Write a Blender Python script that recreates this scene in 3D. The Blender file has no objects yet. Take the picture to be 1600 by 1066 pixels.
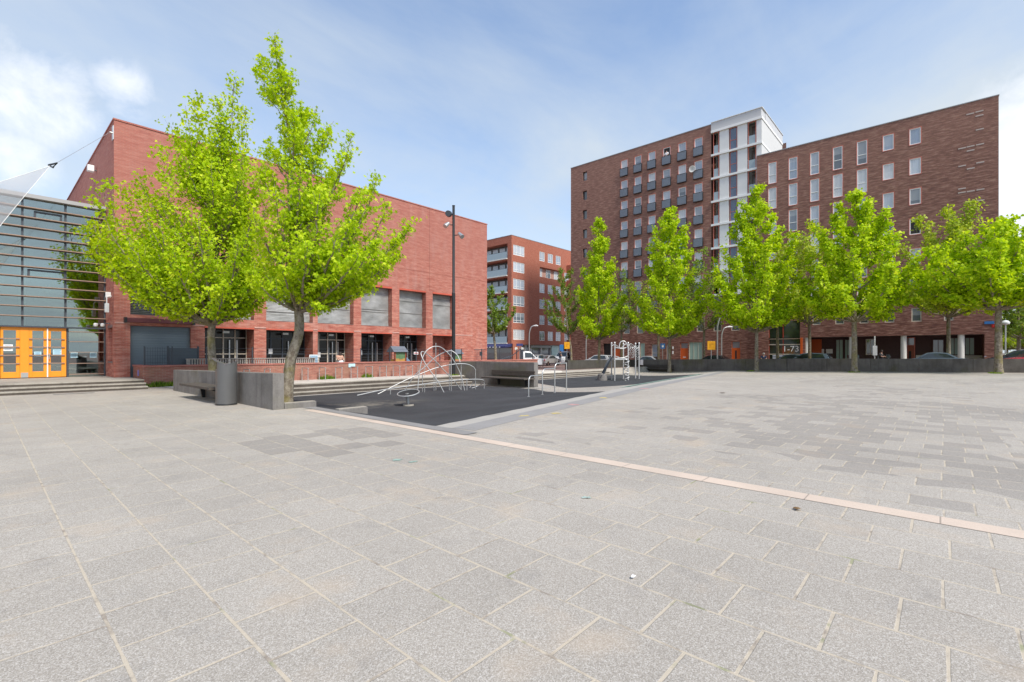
import bpy, bmesh, math, random
import numpy as np
from mathutils import Vector, Matrix

# ------------------------------------------------------------------ camera, sky, sun, exposure
SC = bpy.context.scene
COL = SC.collection
CAMH = 1.45
CA, SA = math.cos(math.radians(41.9)), math.sin(math.radians(41.9))
FPX, CX, HY = 746.0, 800.0, 551.0       # focal length and principal point (photo pixels)

cam_d = bpy.data.cameras.new('camera')
cam = bpy.data.objects.new('camera', cam_d)
COL.objects.link(cam)
cam.location = (0, 0, CAMH)
cam.rotation_euler = (math.radians(90), 0, math.radians(41.9 - 90))
cam_d.sensor_width = 36.0
cam_d.lens = 36.0 * FPX / 1600.0
cam_d.shift_y = (HY - 533.0) / 1600.0
cam_d.clip_start = 0.05
cam_d.clip_end = 4000
SC.camera = cam

SUN_AZ, SUN_EL = math.radians(-100), math.radians(50)     # az: angle from +X
SC.view_settings.view_transform = 'Standard'
SC.view_settings.look = 'None'
SC.view_settings.exposure = 0.95
SC.view_settings.gamma = 1.0

sun_d = bpy.data.lights.new('sun', 'SUN')
sun_d.energy = 2.3
sun_d.angle = math.radians(12)
sun_d.color = (1.0, 0.94, 0.855)
sun = bpy.data.objects.new('sun', sun_d)
COL.objects.link(sun)
sdir = Vector((math.cos(SUN_AZ) * math.cos(SUN_EL), math.sin(SUN_AZ) * math.cos(SUN_EL), math.sin(SUN_EL)))
sun.rotation_euler = sdir.to_track_quat('Z', 'Y').to_euler()
sun.location = (0, 0, 60)


class NT:
    """small node helper"""
    def __init__(self, tree):
        self.t = tree
        self.n = tree.nodes
        self.l = tree.links

    def node(self, typ, **kw):
        nd = self.n.new(typ)
        for k, v in kw.items():
            setattr(nd, k, v)
        return nd

    def put(self, sock, v):
        if hasattr(v, 'is_output') or isinstance(v, bpy.types.NodeSocket):
            self.l.new(v, sock)
        else:
            if isinstance(v, (tuple, list)) and len(v) == 3 and sock.type == 'RGBA':
                v = (*v, 1)
            sock.default_value = v

    def m(self, op, a, b=0.0, c=None, clamp=False):
        nd = self.node('ShaderNodeMath', operation=op)
        nd.use_clamp = clamp
        self.put(nd.inputs[0], a)
        self.put(nd.inputs[1], b)
        if c is not None:
            self.put(nd.inputs[2], c)
        return nd.outputs[0]

    def vm(self, op, a, b=(0, 0, 0)):
        nd = self.node('ShaderNodeVectorMath', operation=op)
        self.put(nd.inputs[0], a)
        self.put(nd.inputs[1], b)
        return nd.outputs['Value'] if op in ('DOT_PRODUCT', 'LENGTH', 'DISTANCE') else nd.outputs['Vector']

    def mix(self, f, a, b, mode='MIX'):
        nd = self.node('ShaderNodeMix', data_type='RGBA', blend_type=mode)
        self.put(nd.inputs[0], f)
        self.put(nd.inputs[6], a)
        self.put(nd.inputs[7], b)
        return nd.outputs[2]

    def sep(self, v):
        nd = self.node('ShaderNodeSeparateXYZ')
        self.l.new(v, nd.inputs[0])
        return nd.outputs

    def comb(self, x=0.0, y=0.0, z=0.0):
        nd = self.node('ShaderNodeCombineXYZ')
        for i, v in enumerate((x, y, z)):
            self.put(nd.inputs[i], v)
        return nd.outputs[0]

    def noise(self, vec, scale=1.0, detail=4.0, rough=0.55, dist=0.0):
        nd = self.node('ShaderNodeTexNoise')
        if vec is not None:
            self.l.new(vec, nd.inputs['Vector'])
        nd.inputs['Scale'].default_value = scale
        nd.inputs['Detail'].default_value = detail
        nd.inputs['Roughness'].default_value = rough
        nd.inputs['Distortion'].default_value = dist
        return nd.outputs['Fac']

    def ramp(self, f, lo, hi):
        nd = self.node('ShaderNodeMapRange')
        nd.clamp = True
        self.put(nd.inputs[0], f)
        nd.inputs[1].default_value = lo
        nd.inputs[2].default_value = hi
        return nd.outputs[0]

    def pos(self):
        return self.node('ShaderNodeNewGeometry').outputs['Position']


def img_dir(px, py):
    r, u = (px - CX) / FPX, -(py - HY) / FPX
    v = Vector((CA + SA * r, SA - CA * r, u))
    return tuple(v.normalized())


world = bpy.data.worlds.new("World")
SC.world = world
world.use_nodes = True
W = NT(world.node_tree)
bg = world.node_tree.nodes['Background']
sky = W.node('ShaderNodeTexSky', sky_type='NISHITA')
sky.sun_disc = False
sky.sun_elevation = SUN_EL
sky.sun_rotation = math.atan2(sdir.x, sdir.y)
sky.altitude = 50
sky.air_density = 1.0
sky.dust_density = 1.2
sky.ozone_density = 1.2
gen = W.node('ShaderNodeTexCoord').outputs['Generated']
dirv = W.vm('NORMALIZE', gen)
dx, dy, dz = W.sep(dirv)
dzc = W.m('ADD', W.m('MAXIMUM', dz, 0.0), 0.22)
flat = W.comb(W.m('DIVIDE', dx, dzc), W.m('DIVIDE', dy, dzc), 0.0)
n1 = W.noise(flat, 0.9, 7.0, 0.55, 0.6)
n2 = W.noise(W.vm('MULTIPLY', flat, (0.5, 1.1, 1)), 2.2, 8.0, 0.6, 0.5)
veil = W.m('ADD', W.m('MULTIPLY', W.ramp(n1, 0.36, 0.72), 0.62), W.m('MULTIPLY', W.ramp(n2, 0.35, 0.75), 0.30))
low = W.ramp(dz, 0.62, 0.02)
veil = W.m('ADD', veil, W.m('MULTIPLY', low, 0.55), clamp=True)
# puffy clouds low on both sides
puff = None
for (px, py, rad, amp) in ((30, 145, 0.11, 0.62), (100, 150, 0.08, 0.55), (187, 140, 0.06, 0.58), (1600, 300, 0.115, 1.3), (1660, 240, 0.15, 1.2), (20, 250, 0.07, 0.6)):
    dd = W.vm('DISTANCE', dirv, img_dir(px, py))
    k = W.m('MULTIPLY', W.ramp(dd, rad, rad * 0.2), amp)
    puff = k if puff is None else W.m('MAXIMUM', puff, k)
n3 = W.noise(dirv, 9.0, 9.0, 0.62, 0.3)
pm = W.ramp(W.m('ADD', W.m('MULTIPLY', puff, 0.55), W.m('SUBTRACT', n3, 0.5)), 0.10, 0.42)
pm = W.m('MULTIPLY', pm, W.ramp(puff, 0.0, 0.35))
skyc = W.mix(1.0, sky.outputs[0], (1.28, 1.38, 1.46, 1), 'MULTIPLY')
c1 = W.mix(veil, skyc, (4.1, 4.55, 4.95, 1))
c2 = W.mix(W.m('MULTIPLY', pm, 0.8), c1, (6.4, 6.6, 6.9, 1))
W.l.new(c2, bg.inputs[0])
bg.inputs[1].default_value = 0.090

# ------------------------------------------------------------------ survey helpers (photo pixel -> real place)
def gnd(px, py, z=0.0):
    d = FPX * (CAMH - z) / (py - HY)
    r = (px - CX) / FPX
    return Vector((d * (CA + SA * r), d * (SA - CA * r), z))

def at_d(px, py, d):
    r = (px - CX) / FPX
    return Vector((d * (CA + SA * r), d * (SA - CA * r), CAMH - (py - HY) * d / FPX))

def atX(px, X):
    r = (px - CX) / FPX
    d = X / (CA + SA * r)
    return d * (SA - CA * r), d          # Y, depth

def atY(px, Y):
    r = (px - CX) / FPX
    d = Y / (SA - CA * r)
    return d * (CA + SA * r), d          # X, depth

def zat(py, d):
    return CAMH - (py - HY) * d / FPX

# ------------------------------------------------------------------ materials
MATS = {}
def mat(name, col=(0.5, 0.5, 0.5), rough=0.7, metal=0.0, spec=0.5, build=None, var=0.0, vscale=6.0, bump=0.0):
    if name in MATS:
        return MATS[name]
    m_ = bpy.data.materials.new(name)
    m_.use_nodes = True
    t = NT(m_.node_tree)
    b = m_.node_tree.nodes['Principled BSDF']
    b.inputs['Base Color'].default_value = (*col, 1)
    b.inputs['Roughness'].default_value = rough
    b.inputs['Metallic'].default_value = metal
    b.inputs['Specular IOR Level'].default_value = spec
    if build:
        build(t, b)
    elif var > 0:
        p = t.pos()
        f = t.noise(p, vscale, 6, 0.6)
        k = t.m('ADD', t.m('MULTIPLY', t.m('SUBTRACT', f, 0.5), var * 2.4), 1.0)
        cc = t.comb(k, k, k)
        t.l.new(t.mix(1.0, (*col, 1), cc, 'MULTIPLY'), b.inputs['Base Color'])
        if bump > 0:
            bp = t.node('ShaderNodeBump')
            bp.inputs['Strength'].default_value = bump
            bp.inputs['Distance'].default_value = 0.02
            t.l.new(f, bp.inputs['Height'])
            t.l.new(bp.outputs[0], b.inputs['Normal'])
    MATS[name] = m_
    return m_


def brick_mat(name, cols, mortar, bw=0.22, bh=0.066, streak=0.5, big=0.25, stain=None, bump=0.25, bloom=None, bloom_glare_h=9.0):
    """brick coordinates run along the wall (x+y) and up (z)"""
    def build(t, b):
        x, y, z = t.sep(t.pos())
        u = t.m('ADD', x, y)
        vec = t.comb(u, z, 0.0)
        br = t.node('ShaderNodeTexBrick')
        t.l.new(vec, br.inputs['Vector'])
        br.inputs['Scale'].default_value = 1.0
        br.inputs['Brick Width'].default_value = bw
        br.inputs['Row Height'].default_value = bh
        br.inputs['Mortar Size'].default_value = 0.006
        br.inputs['Mortar Smooth'].default_value = 0.3
        br.inputs['Color1'].default_value = (*cols[0], 1)
        br.inputs['Color2'].default_value = (*cols[1], 1)
        br.inputs['Mortar'].default_value = (*mortar, 1)
        # runs of brick of another firing, a few bricks long, one to three courses high
        st = t.noise(t.comb(t.m('MULTIPLY', u, 1.3), t.m('MULTIPLY', z, 7.0), 0.0), 1.0, 5, 0.65)
        c = t.mix(t.m('MULTIPLY', t.ramp(st, 0.50, 0.66), streak), br.outputs['Color'], (*cols[2], 1))
        c = t.mix(t.m('MULTIPLY', t.ramp(st, 0.50, 0.34), streak), c, (*cols[3], 1))
        fine = t.noise(t.comb(t.m('MULTIPLY', u, 3.2), t.m('MULTIPLY', z, 15.0), 1.0), 1.0, 3, 0.7)
        kf = t.m('ADD', t.m('MULTIPLY', t.ramp(fine, 0.3, 0.7), 0.42), 0.79)
        c = t.mix(1.0, c, t.comb(kf, kf, kf), 'MULTIPLY')
        bg_ = t.noise(t.comb(u, z, 0.0), 0.16, 5, 0.6)
        k = t.m('ADD', t.m('MULTIPLY', t.m('SUBTRACT', bg_, 0.5), big * 2), 1.0)
        c = t.mix(1.0, c, t.comb(k, k, k), 'MULTIPLY')
        if stain:
            s = t.noise(t.comb(t.m('MULTIPLY', u, 2.0), t.m('MULTIPLY', z, 0.5), 0.0), 0.8, 6, 0.65)
            c = t.mix(t.m('MULTIPLY', t.ramp(s, 0.5, 0.75), stain[3]), c, (*stain[:3], 1))
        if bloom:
            bl = t.m('MULTIPLY', t.ramp(z, 2.74, bloom_glare_h), t.m('ADD', 0.25, t.m('MULTIPLY', bg_, 0.6)))  # school: lime bloom on upper brick; brown flats: aerial glare painted in
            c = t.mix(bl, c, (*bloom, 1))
        t.l.new(c, b.inputs['Base Color'])
        bp = t.node('ShaderNodeBump')
        bp.inputs['Strength'].default_value = bump
        bp.inputs['Distance'].default_value = 0.01
        t.l.new(t.m('SUBTRACT', 1.0, br.outputs['Fac']), bp.inputs['Height'])
        t.l.new(bp.outputs[0], b.inputs['Normal'])
    return mat(name, rough=0.85, spec=0.25, build=build)

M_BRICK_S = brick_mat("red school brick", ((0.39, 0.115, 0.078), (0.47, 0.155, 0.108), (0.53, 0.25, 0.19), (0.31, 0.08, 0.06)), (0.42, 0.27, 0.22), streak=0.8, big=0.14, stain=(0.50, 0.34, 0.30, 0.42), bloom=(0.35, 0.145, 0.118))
M_BRICK_D = brick_mat("dark brown brick", ((0.17, 0.070, 0.052), (0.235, 0.10, 0.074), (0.39, 0.235, 0.18), (0.09, 0.04, 0.034)), (0.22, 0.14, 0.11), streak=0.9, big=0.16, bloom=(0.36, 0.215, 0.165), bloom_glare_h=38.0)  # upper wall paled to put aerial glare into the colour
M_BRICK_M = brick_mat("orange red brick", ((0.36, 0.11, 0.07), (0.43, 0.15, 0.095), (0.47, 0.20, 0.14), (0.29, 0.085, 0.055)), (0.36, 0.2, 0.15), streak=0.35, big=0.15)
M_BRICK_L = brick_mat("weathered low wall brick", ((0.30, 0.105, 0.08), (0.36, 0.15, 0.11), (0.42, 0.22, 0.17), (0.24, 0.09, 0.07)), (0.33, 0.25, 0.2), streak=0.5, big=0.2, stain=(0.22, 0.2, 0.12, 0.35))
M_COPE = brick_mat("red brick coping", ((0.36, 0.11, 0.09), (0.42, 0.14, 0.11), (0.46, 0.19, 0.16), (0.3, 0.09, 0.08)), (0.4, 0.25, 0.2), bw=0.075, bh=0.22)

def concrete_build(base, dark, moss, wet=0.5):
    def build(t, b):
        p = t.pos()
        x, y, z = t.sep(p)
        f1 = t.noise(p, 1.2, 7, 0.65)
        f2 = t.noise(p, 22, 4, 0.7)
        st = t.noise(t.comb(t.m('MULTIPLY', t.m('ADD', x, y), 5.0), t.m('MULTIPLY', z, 0.35), 0.0), 1.0, 6, 0.7)
        c = t.mix(t.ramp(f1, 0.35, 0.65), (*base, 1), (*dark, 1))
        c = t.mix(t.m('MULTIPLY', t.ramp(st, 0.48, 0.68), wet), c, tuple(v * 0.45 for v in dark) + (1,))
        c = t.mix(t.m('MULTIPLY', t.ramp(f2, 0.35, 0.75), 0.35), c, tuple(v * 1.3 for v in base) + (1,))
        if moss:
            f3 = t.noise(p, 0.35, 5, 0.6)
            c = t.mix(t.m('MULTIPLY', t.ramp(f3, 0.52, 0.66), 0.6), c, (*moss, 1))
        t.l.new(c, b.inputs['Base Color'])
        bp = t.node('ShaderNodeBump')
        bp.inputs['Strength'].default_value = 0.35
        bp.inputs['Distance'].default_value = 0.008
        t.l.new(f2, bp.inputs['Height'])
        t.l.new(bp.outputs[0], b.inputs['Normal'])
    return build
M_CONC = mat('weathered concrete', rough=0.85, spec=0.3, build=concrete_build((0.23, 0.215, 0.20), (0.135, 0.125, 0.115), (0.13, 0.125, 0.05)))
M_CONCD = mat('dark mossy concrete', rough=0.85, spec=0.3, build=concrete_build((0.085, 0.08, 0.07), (0.05, 0.046, 0.04), (0.075, 0.075, 0.025)))
M_CONCW = mat('brownish weathered concrete', rough=0.9, spec=0.2, build=concrete_build((0.185, 0.165, 0.145), (0.105, 0.092, 0.08), (0.12, 0.11, 0.05)))
M_CONCL = mat('pale concrete', rough=0.85, spec=0.3, build=concrete_build((0.42, 0.40, 0.37), (0.33, 0.31, 0.28), None, 0.3))
M_STEP = mat('step concrete', rough=0.85, spec=0.3, build=concrete_build((0.40, 0.37, 0.32), (0.27, 0.24, 0.2), None, 0.3))
M_RISER = mat('dark step riser', rough=0.9, spec=0.2, build=concrete_build((0.12, 0.1, 0.085), (0.07, 0.06, 0.05), None, 0.3))
M_STEEL = mat('galvanised steel', (0.55, 0.55, 0.54), 0.38, 0.75, var=0.12)
M_PALEST = mat('pale painted tube', (0.52, 0.52, 0.51), 0.42, 0.4, var=0.08)
M_BLACK = mat('black painted steel', (0.022, 0.024, 0.027), 0.45, 0.1)
M_ANTHR = mat('anthracite metal', (0.115, 0.115, 0.115), 0.42, 0.15, var=0.1)
M_DGREY = mat('dark grey steel', (0.06, 0.07, 0.085), 0.5, 0.2)
M_WHITE = mat('white paint', (0.80, 0.80, 0.78), 0.55, var=0.05, vscale=2.0)
M_OFFW = mat('off white render', (0.66, 0.65, 0.60), 0.8, var=0.14, vscale=2.0)
M_CREAM = mat('cream frame', (0.62, 0.55, 0.45), 0.6)
M_REDFR = mat('salmon red frame', (0.56, 0.16, 0.11), 0.5)
M_ORANGE = mat('orange door paint', (0.86, 0.30, 0.02), 0.4, var=0.06, vscale=3.0)
M_ORANGED = mat('deep orange door paint', (0.60, 0.105, 0.015), 0.45, var=0.08)
M_YEL = mat('yellow sign', (0.85, 0.40, 0.01), 0.5)
M_BLUE = mat('blue sign', (0.03, 0.16, 0.42), 0.5)
M_LBLUE = mat('pale blue paper', (0.45, 0.68, 0.78), 0.7)
M_PAPER = mat('white paper', (0.8, 0.8, 0.8), 0.7)
M_WOODG = mat('weathered grey wood', (0.44, 0.41, 0.37), 0.85, var=0.3, vscale=10)
M_WOODD = mat('dark stained timber', (0.085, 0.07, 0.058), 0.8, var=0.3, vscale=8)
M_WOODY = mat('honey wood', (0.55, 0.30, 0.08), 0.7, var=0.2)
M_RUBT = mat('rubber tyre', (0.02, 0.02, 0.02), 0.8)
M_DARK = mat('dark interior', (0.028, 0.024, 0.022), 0.8, var=0.4, vscale=1.2)
M_SKIN = mat('skin', (0.55, 0.33, 0.25), 0.6)
M_HAIR = mat('dark hair', (0.03, 0.02, 0.015), 0.7)
M_GHAIR = mat('grey hair', (0.45, 0.43, 0.41), 0.8)
M_NAVY = mat('navy cloth', (0.03, 0.045, 0.10), 0.85)
M_JEANS = mat('light denim', (0.20, 0.30, 0.47), 0.85)
M_WCLOTH = mat('white cloth', (0.7, 0.7, 0.72), 0.85)
M_BCLOTH = mat('black cloth', (0.02, 0.02, 0.024), 0.8)
M_CHROME = mat('chrome', (0.7, 0.7, 0.7), 0.15, 1.0)
M_LAMPG = mat('lamp glass', (0.7, 0.72, 0.7), 0.2)
M_TAIL = mat('tail light', (0.4, 0.01, 0.01), 0.25)
M_ROOFD = mat('dark roofing', (0.05, 0.05, 0.055), 0.7, var=0.2)
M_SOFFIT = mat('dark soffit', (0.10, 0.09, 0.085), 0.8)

def slat_build(c1, c2, pitch, weath=0.3):
    def build(t, b):
        x, y, z = t.sep(t.pos())
        s = t.m('FRACT', t.m('DIVIDE', z, pitch))
        u = t.m('ADD', x, y)
        n = t.noise(t.comb(t.m('MULTIPLY', u, 0.8), t.m('MULTIPLY', z, 1.2), 0.0), 1.0, 6, 0.6)
        c = t.mix(t.m('MULTIPLY', t.ramp(n, 0.4, 0.68), weath), (*c1, 1), (*c2, 1))
        t.l.new(c, b.inputs['Base Color'])
        bp = t.node('ShaderNodeBump')
        bp.inputs['Strength'].default_value = 0.35
        bp.inputs['Distance'].default_value = 0.01
        t.l.new(t.m('SINE', t.m('MULTIPLY', s, 3.14159)), bp.inputs['Height'])
        t.l.new(bp.outputs[0], b.inputs['Normal'])
    return build
M_SHUT = mat('grey roller shutter', rough=0.45, metal=0.25, build=slat_build((0.27, 0.27, 0.26), (0.47, 0.47, 0.46), 0.075, 0.9))
M_ROLLD = mat('blue grey roller door', rough=0.5, build=slat_build((0.115, 0.15, 0.18), (0.14, 0.175, 0.205), 0.115, 0.5))
M_SIDEW = mat('matt white dimmed for sun', (0.60, 0.60, 0.585), 0.7, var=0.05)  # darker copy of the tower white, offsetting strong sun on that side
M_PANELW = mat('white profiled cladding', rough=0.5, build=slat_build((0.74, 0.74, 0.72), (0.68, 0.68, 0.67), 50.0, 0.5))

def glass_build(tint, transp):
    def build(t, b):
        out = [n for n in t.n if n.type == 'OUTPUT_MATERIAL'][0]
        gl = t.node('ShaderNodeBsdfGlossy')
        gl.inputs['Roughness'].default_value = 0.02
        gl.inputs['Color'].default_value = (0.86, 0.93, 0.95, 1)
        tr = t.node('ShaderNodeBsdfTransparent')
        tr.inputs['Color'].default_value = (*tint, 1)
        lw = t.node('ShaderNodeLayerWeight')
        lw.inputs['Blend'].default_value = 0.35
        f = t.m('ADD', t.m('MULTIPLY', lw.outputs['Fresnel'], 0.9), transp, clamp=True)
        mx = t.node('ShaderNodeMixShader')
        t.l.new(f, mx.inputs[0])
        t.l.new(tr.outputs[0], mx.inputs[1])
        t.l.new(gl.outputs[0], mx.inputs[2])
        t.l.new(mx.outputs[0], out.inputs[0])
    return build
M_GLASS = mat('clear glass', build=glass_build((0.75, 0.82, 0.80), 0.14))
M_HALLGL = mat('reflective facade glass', build=glass_build((0.55, 0.66, 0.58), 0.26))
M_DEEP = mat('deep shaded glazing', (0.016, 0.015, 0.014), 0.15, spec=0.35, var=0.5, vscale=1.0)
M_CARGL = mat('car glass', (0.03, 0.04, 0.045), 0.06, spec=0.9)

def pane_build(cols):
    """glazing with whatever hangs behind it: each window its own curtain or blind"""
    def build(t, b):
        oi = t.node('ShaderNodeObjectInfo')
        cr = t.node('ShaderNodeValToRGB')
        cr.color_ramp.interpolation = 'CONSTANT'
        els = cr.color_ramp.elements
        els[0].color = (*cols[0], 1)
        els[1].position = 1.0 / len(cols)
        els[1].color = (*cols[1], 1)
        for i in range(2, len(cols)):
            e = els.new(i / len(cols))
            e.color = (*cols[i], 1)
        t.l.new(oi.outputs['Random'], cr.inputs[0])
        tc = t.node('ShaderNodeTexCoord').outputs['Object']
        x, y, z = t.sep(tc)
        lim = t.m('ADD', t.m('MULTIPLY', t.m('FRACT', t.m('MULTIPLY', oi.outputs['Random'], 17.3)), 1.6), 0.3)
        f = t.m('GREATER_THAN', z, lim)
        fold = t.noise(t.comb(t.m('MULTIPLY', t.m('ADD', x, y), 9.0), t.m('MULTIPLY', z, 0.4), oi.outputs['Random']), 1.0, 3, 0.5)
        k = t.m('ADD', t.m('MULTIPLY', fold, 0.7), 0.62)
        c = t.mix(1.0, cr.outputs[0], t.comb(k, k, k), 'MULTIPLY')
        c = t.mix(t.m('MULTIPLY', f, 0.45), c, (0.42, 0.44, 0.46, 1))
        t.l.new(c, b.inputs['Base Color'])
        b.inputs['Coat Weight'].default_value = 1.0
        b.inputs['Coat Roughness'].default_value = 0.03
        b.inputs['Coat IOR'].default_value = 1.9
    return build
M_PANE = mat('window pane', rough=0.6, build=pane_build([(0.42, 0.47, 0.54), (0.14, 0.17, 0.22), (0.62, 0.63, 0.64), (0.27, 0.33, 0.42), (0.07, 0.09, 0.11), (0.50, 0.55, 0.61)]))
M_PANED = mat('dark window pane', rough=0.6, build=pane_build([(0.04, 0.045, 0.05), (0.08, 0.09, 0.10), (0.03, 0.035, 0.04), (0.15, 0.16, 0.17)]))
M_PANEG = mat('frosted green glass', (0.34, 0.48, 0.42), 0.25, var=0.1)
M_BALGL = mat('balustrade glass', (0.30, 0.38, 0.42), 0.08, spec=0.9)


# paving of the square -------------------------------------------------
def paving_build(t, b):
    p = t.pos()
    x, y, z = t.sep(p)
    SW, SL = 0.455, 0.47
    row = t.m('FLOOR', t.m('DIVIDE', x, SW))
    # beyond the pink curb the slabs run longer
    yy = t.m('ADD', t.m('DIVIDE', y, SL), t.m('MULTIPLY', t.m('FLOORED_MODULO', row, 2.0), 0.5))
    jit = t.m('MULTIPLY', t.m('FRACT', t.m('MULTIPLY', t.m('SINE', t.m('MULTIPLY', row, 12.9898)), 43758.5)), 0.14)
    yy = t.m('ADD', yy, jit)
    colu = t.m('FLOOR', yy)
    fx = t.m('SUBTRACT', t.m('DIVIDE', x, SW), row)
    fy = t.m('SUBTRACT', yy, colu)
    ex = t.m('MULTIPLY', t.m('MINIMUM', fx, t.m('SUBTRACT', 1.0, fx)), SW)
    ey = t.m('MULTIPLY', t.m('MINIMUM', fy, t.m('SUBTRACT', 1.0, fy)), SL)
    wob = t.m('MULTIPLY', t.m('SUBTRACT', t.noise(p, 9.0, 3, 0.6), 0.5), 0.006)
    e = t.m('ADD', t.m('MINIMUM', ex, ey), wob)
    wn = t.node('ShaderNodeTexWhiteNoise', noise_dimensions='2D')
    t.l.new(t.comb(row, colu, 0.0), wn.inputs[0])
    rnd = wn.outputs['Value']
    # exposed aggregate
    spk = t.node('ShaderNodeTexVoronoi')
    t.l.new(p, spk.inputs['Vector'])
    spk.inputs['Scale'].default_value = 210.0
    sc = t.sep(spk.outputs['Color'])[0]
    agg = t.noise(p, 75.0, 5, 0.75)
    base = t.mix(t.ramp(agg, 0.33, 0.67), (0.268, 0.241, 0.208, 1), (0.415, 0.378, 0.330, 1))
    base = t.mix(t.m('MULTIPLY', t.ramp(sc, 0.66, 0.94), 0.50), base, (0.66, 0.63, 0.59, 1))
    base = t.mix(t.m('MULTIPLY', t.ramp(sc, 0.26, 0.06), 0.50), base, (0.17, 0.15, 0.13, 1))
    k = t.m('ADD', t.m('MULTIPLY', rnd, 0.08), 0.93)
    base = t.mix(1.0, base, t.comb(k, k, k), 'MULTIPLY')
    # soft weathering and rusty tea-coloured stains
    w1 = t.noise(p, 0.28, 6, 0.6)
    kk = t.m('ADD', t.m('MULTIPLY', w1, 0.55), 0.735)
    base = t.mix(1.0, base, t.comb(kk, kk, kk), 'MULTIPLY')
    w2 = t.noise(p, 1.1, 5, 0.6)
    base = t.mix(t.m('MULTIPLY', t.ramp(w2, 0.56, 0.72), 0.50), base, (0.44, 0.35, 0.26, 1))
    w2b = t.noise(t.vm('ADD', p, (31.0, 7.0, 0.0)), 2.6, 5, 0.65)
    base = t.mix(t.m('MULTIPLY', t.ramp(w2b, 0.57, 0.72), 0.38), base, (0.20, 0.19, 0.18, 1))
    # slabs of darker stone laid among the light ones, in loose drifts on the far side
    mask = t.noise(t.comb(t.m('MULTIPLY', x, 0.9), y, 3.0), 0.22, 3, 0.5)
    far = t.m('MULTIPLY', t.ramp(x, 5.9, 6.1), t.ramp(y, 8.2, 4.0))
    thr = t.m('SUBTRACT', 1.06, t.m('MULTIPLY', t.m('MULTIPLY', t.ramp(mask, 0.40, 0.58), far), 0.66))
    dark = t.m('GREATER_THAN', rnd, thr)
    pd = t.vm('DISTANCE', t.comb(t.m('ADD', t.m('MULTIPLY', t.m('ADD', row, 0.5), SW), 0.0), t.m('MULTIPLY', colu, SL), 0.0), (3.75, 7.35, 0.0))
    patch = t.m('MULTIPLY', t.m('LESS_THAN', pd, 1.25), t.m('LESS_THAN', rnd, 0.86))
    dark = t.m('MAXIMUM', dark, patch)
    base = t.mix(t.m('MULTIPLY', dark, 0.34), base, (0.15, 0.138, 0.13, 1))
    # chewing gum and specks of paint
    gum = t.node('ShaderNodeTexVoronoi')
    t.l.new(p, gum.inputs['Vector'])
    gum.inputs['Scale'].default_value = 1.7
    gm = t.m('MULTIPLY', t.ramp(gum.outputs['Distance'], 0.045, 0.03), t.m('GREATER_THAN', t.sep(gum.outputs['Color'])[1], 0.55))
    base = t.mix(t.m('MULTIPLY', gm, 0.6), base, (0.50, 0.49, 0.46, 1))
    # sandy joints, partly washed out
    jn = t.noise(p, 1.6, 4, 0.6)
    jw = t.m('ADD', 0.0042, t.m('MULTIPLY', t.ramp(jn, 0.35, 0.7), 0.0052))
    j = t.m('SUBTRACT', 1.0, t.m('DIVIDE', t.m('SUBTRACT', e, jw), 0.003), clamp=True)
    jc = t.mix(t.ramp(t.noise(p, 6, 4, 0.65), 0.50, 0.66), (0.50, 0.43, 0.33, 1), (0.22, 0.18, 0.145, 1))
    jc = t.mix(t.m('MULTIPLY', t.ramp(t.noise(p, 3.1, 3, 0.6), 0.62, 0.68), 0.7), jc, (0.16, 0.20, 0.06, 1))
    base = t.mix(t.m('MULTIPLY', j, 0.72), base, jc)
    t.l.new(base, b.inputs['Base Color'])
    h = t.m('SUBTRACT', t.m('MULTIPLY', agg, 0.25), t.m('MULTIPLY', j, 0.9))
    bp = t.node('ShaderNodeBump')
    bp.inputs['Strength'].default_value = 0.5
    bp.inputs['Distance'].default_value = 0.006
    t.l.new(h, bp.inputs['Height'])
    t.l.new(bp.outputs[0], b.inputs['Normal'])
M_PAVE = mat('exposed aggregate paving', rough=0.85, spec=0.3, build=paving_build)

def strip_build(c1, c2, unit, ax):
    def build(t, b):
        p = t.pos()
        s = t.sep(p)
        q = t.m('DIVIDE', s[ax], unit)
        f = t.m('FRACT', q)
        j = t.m('LESS_THAN', t.m('MULTIPLY', t.m('MINIMUM', f, t.m('SUBTRACT', 1.0, f)), unit), 0.006)
        n = t.noise(p, 90, 4, 0.7)
        w = t.noise(p, 1.3, 5, 0.6)
        c = t.mix(t.ramp(n, 0.35, 0.65), (*c1, 1), (*c2, 1))
        k = t.m('ADD', t.m('MULTIPLY', w, 0.4), 0.8)
        c = t.mix(1.0, c, t.comb(k, k, k), 'MULTIPLY')
        c = t.mix(t.m('MULTIPLY', j, 0.7), c, (0.2, 0.17, 0.14, 1))
        t.l.new(c, b.inputs['Base Color'])
    return build
M_PINK = mat('pink granite curb', rough=0.8, build=strip_build((0.50, 0.405, 0.33), (0.58, 0.475, 0.39), 1.0, 1))
M_EDGE = mat('grey edging', rough=0.85, build=strip_build((0.20, 0.19, 0.185), (0.27, 0.26, 0.25), 1.0, 1))
M_EDGEP = mat('pale edging', rough=0.85, build=strip_build((0.33, 0.31, 0.28), (0.41, 0.385, 0.35), 0.6, 0))
M_EDGED = mat('mid grey edging with tiles', rough=0.85, build=strip_build((0.23, 0.22, 0.215), (0.30, 0.29, 0.28), 0.9, 0))

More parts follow.
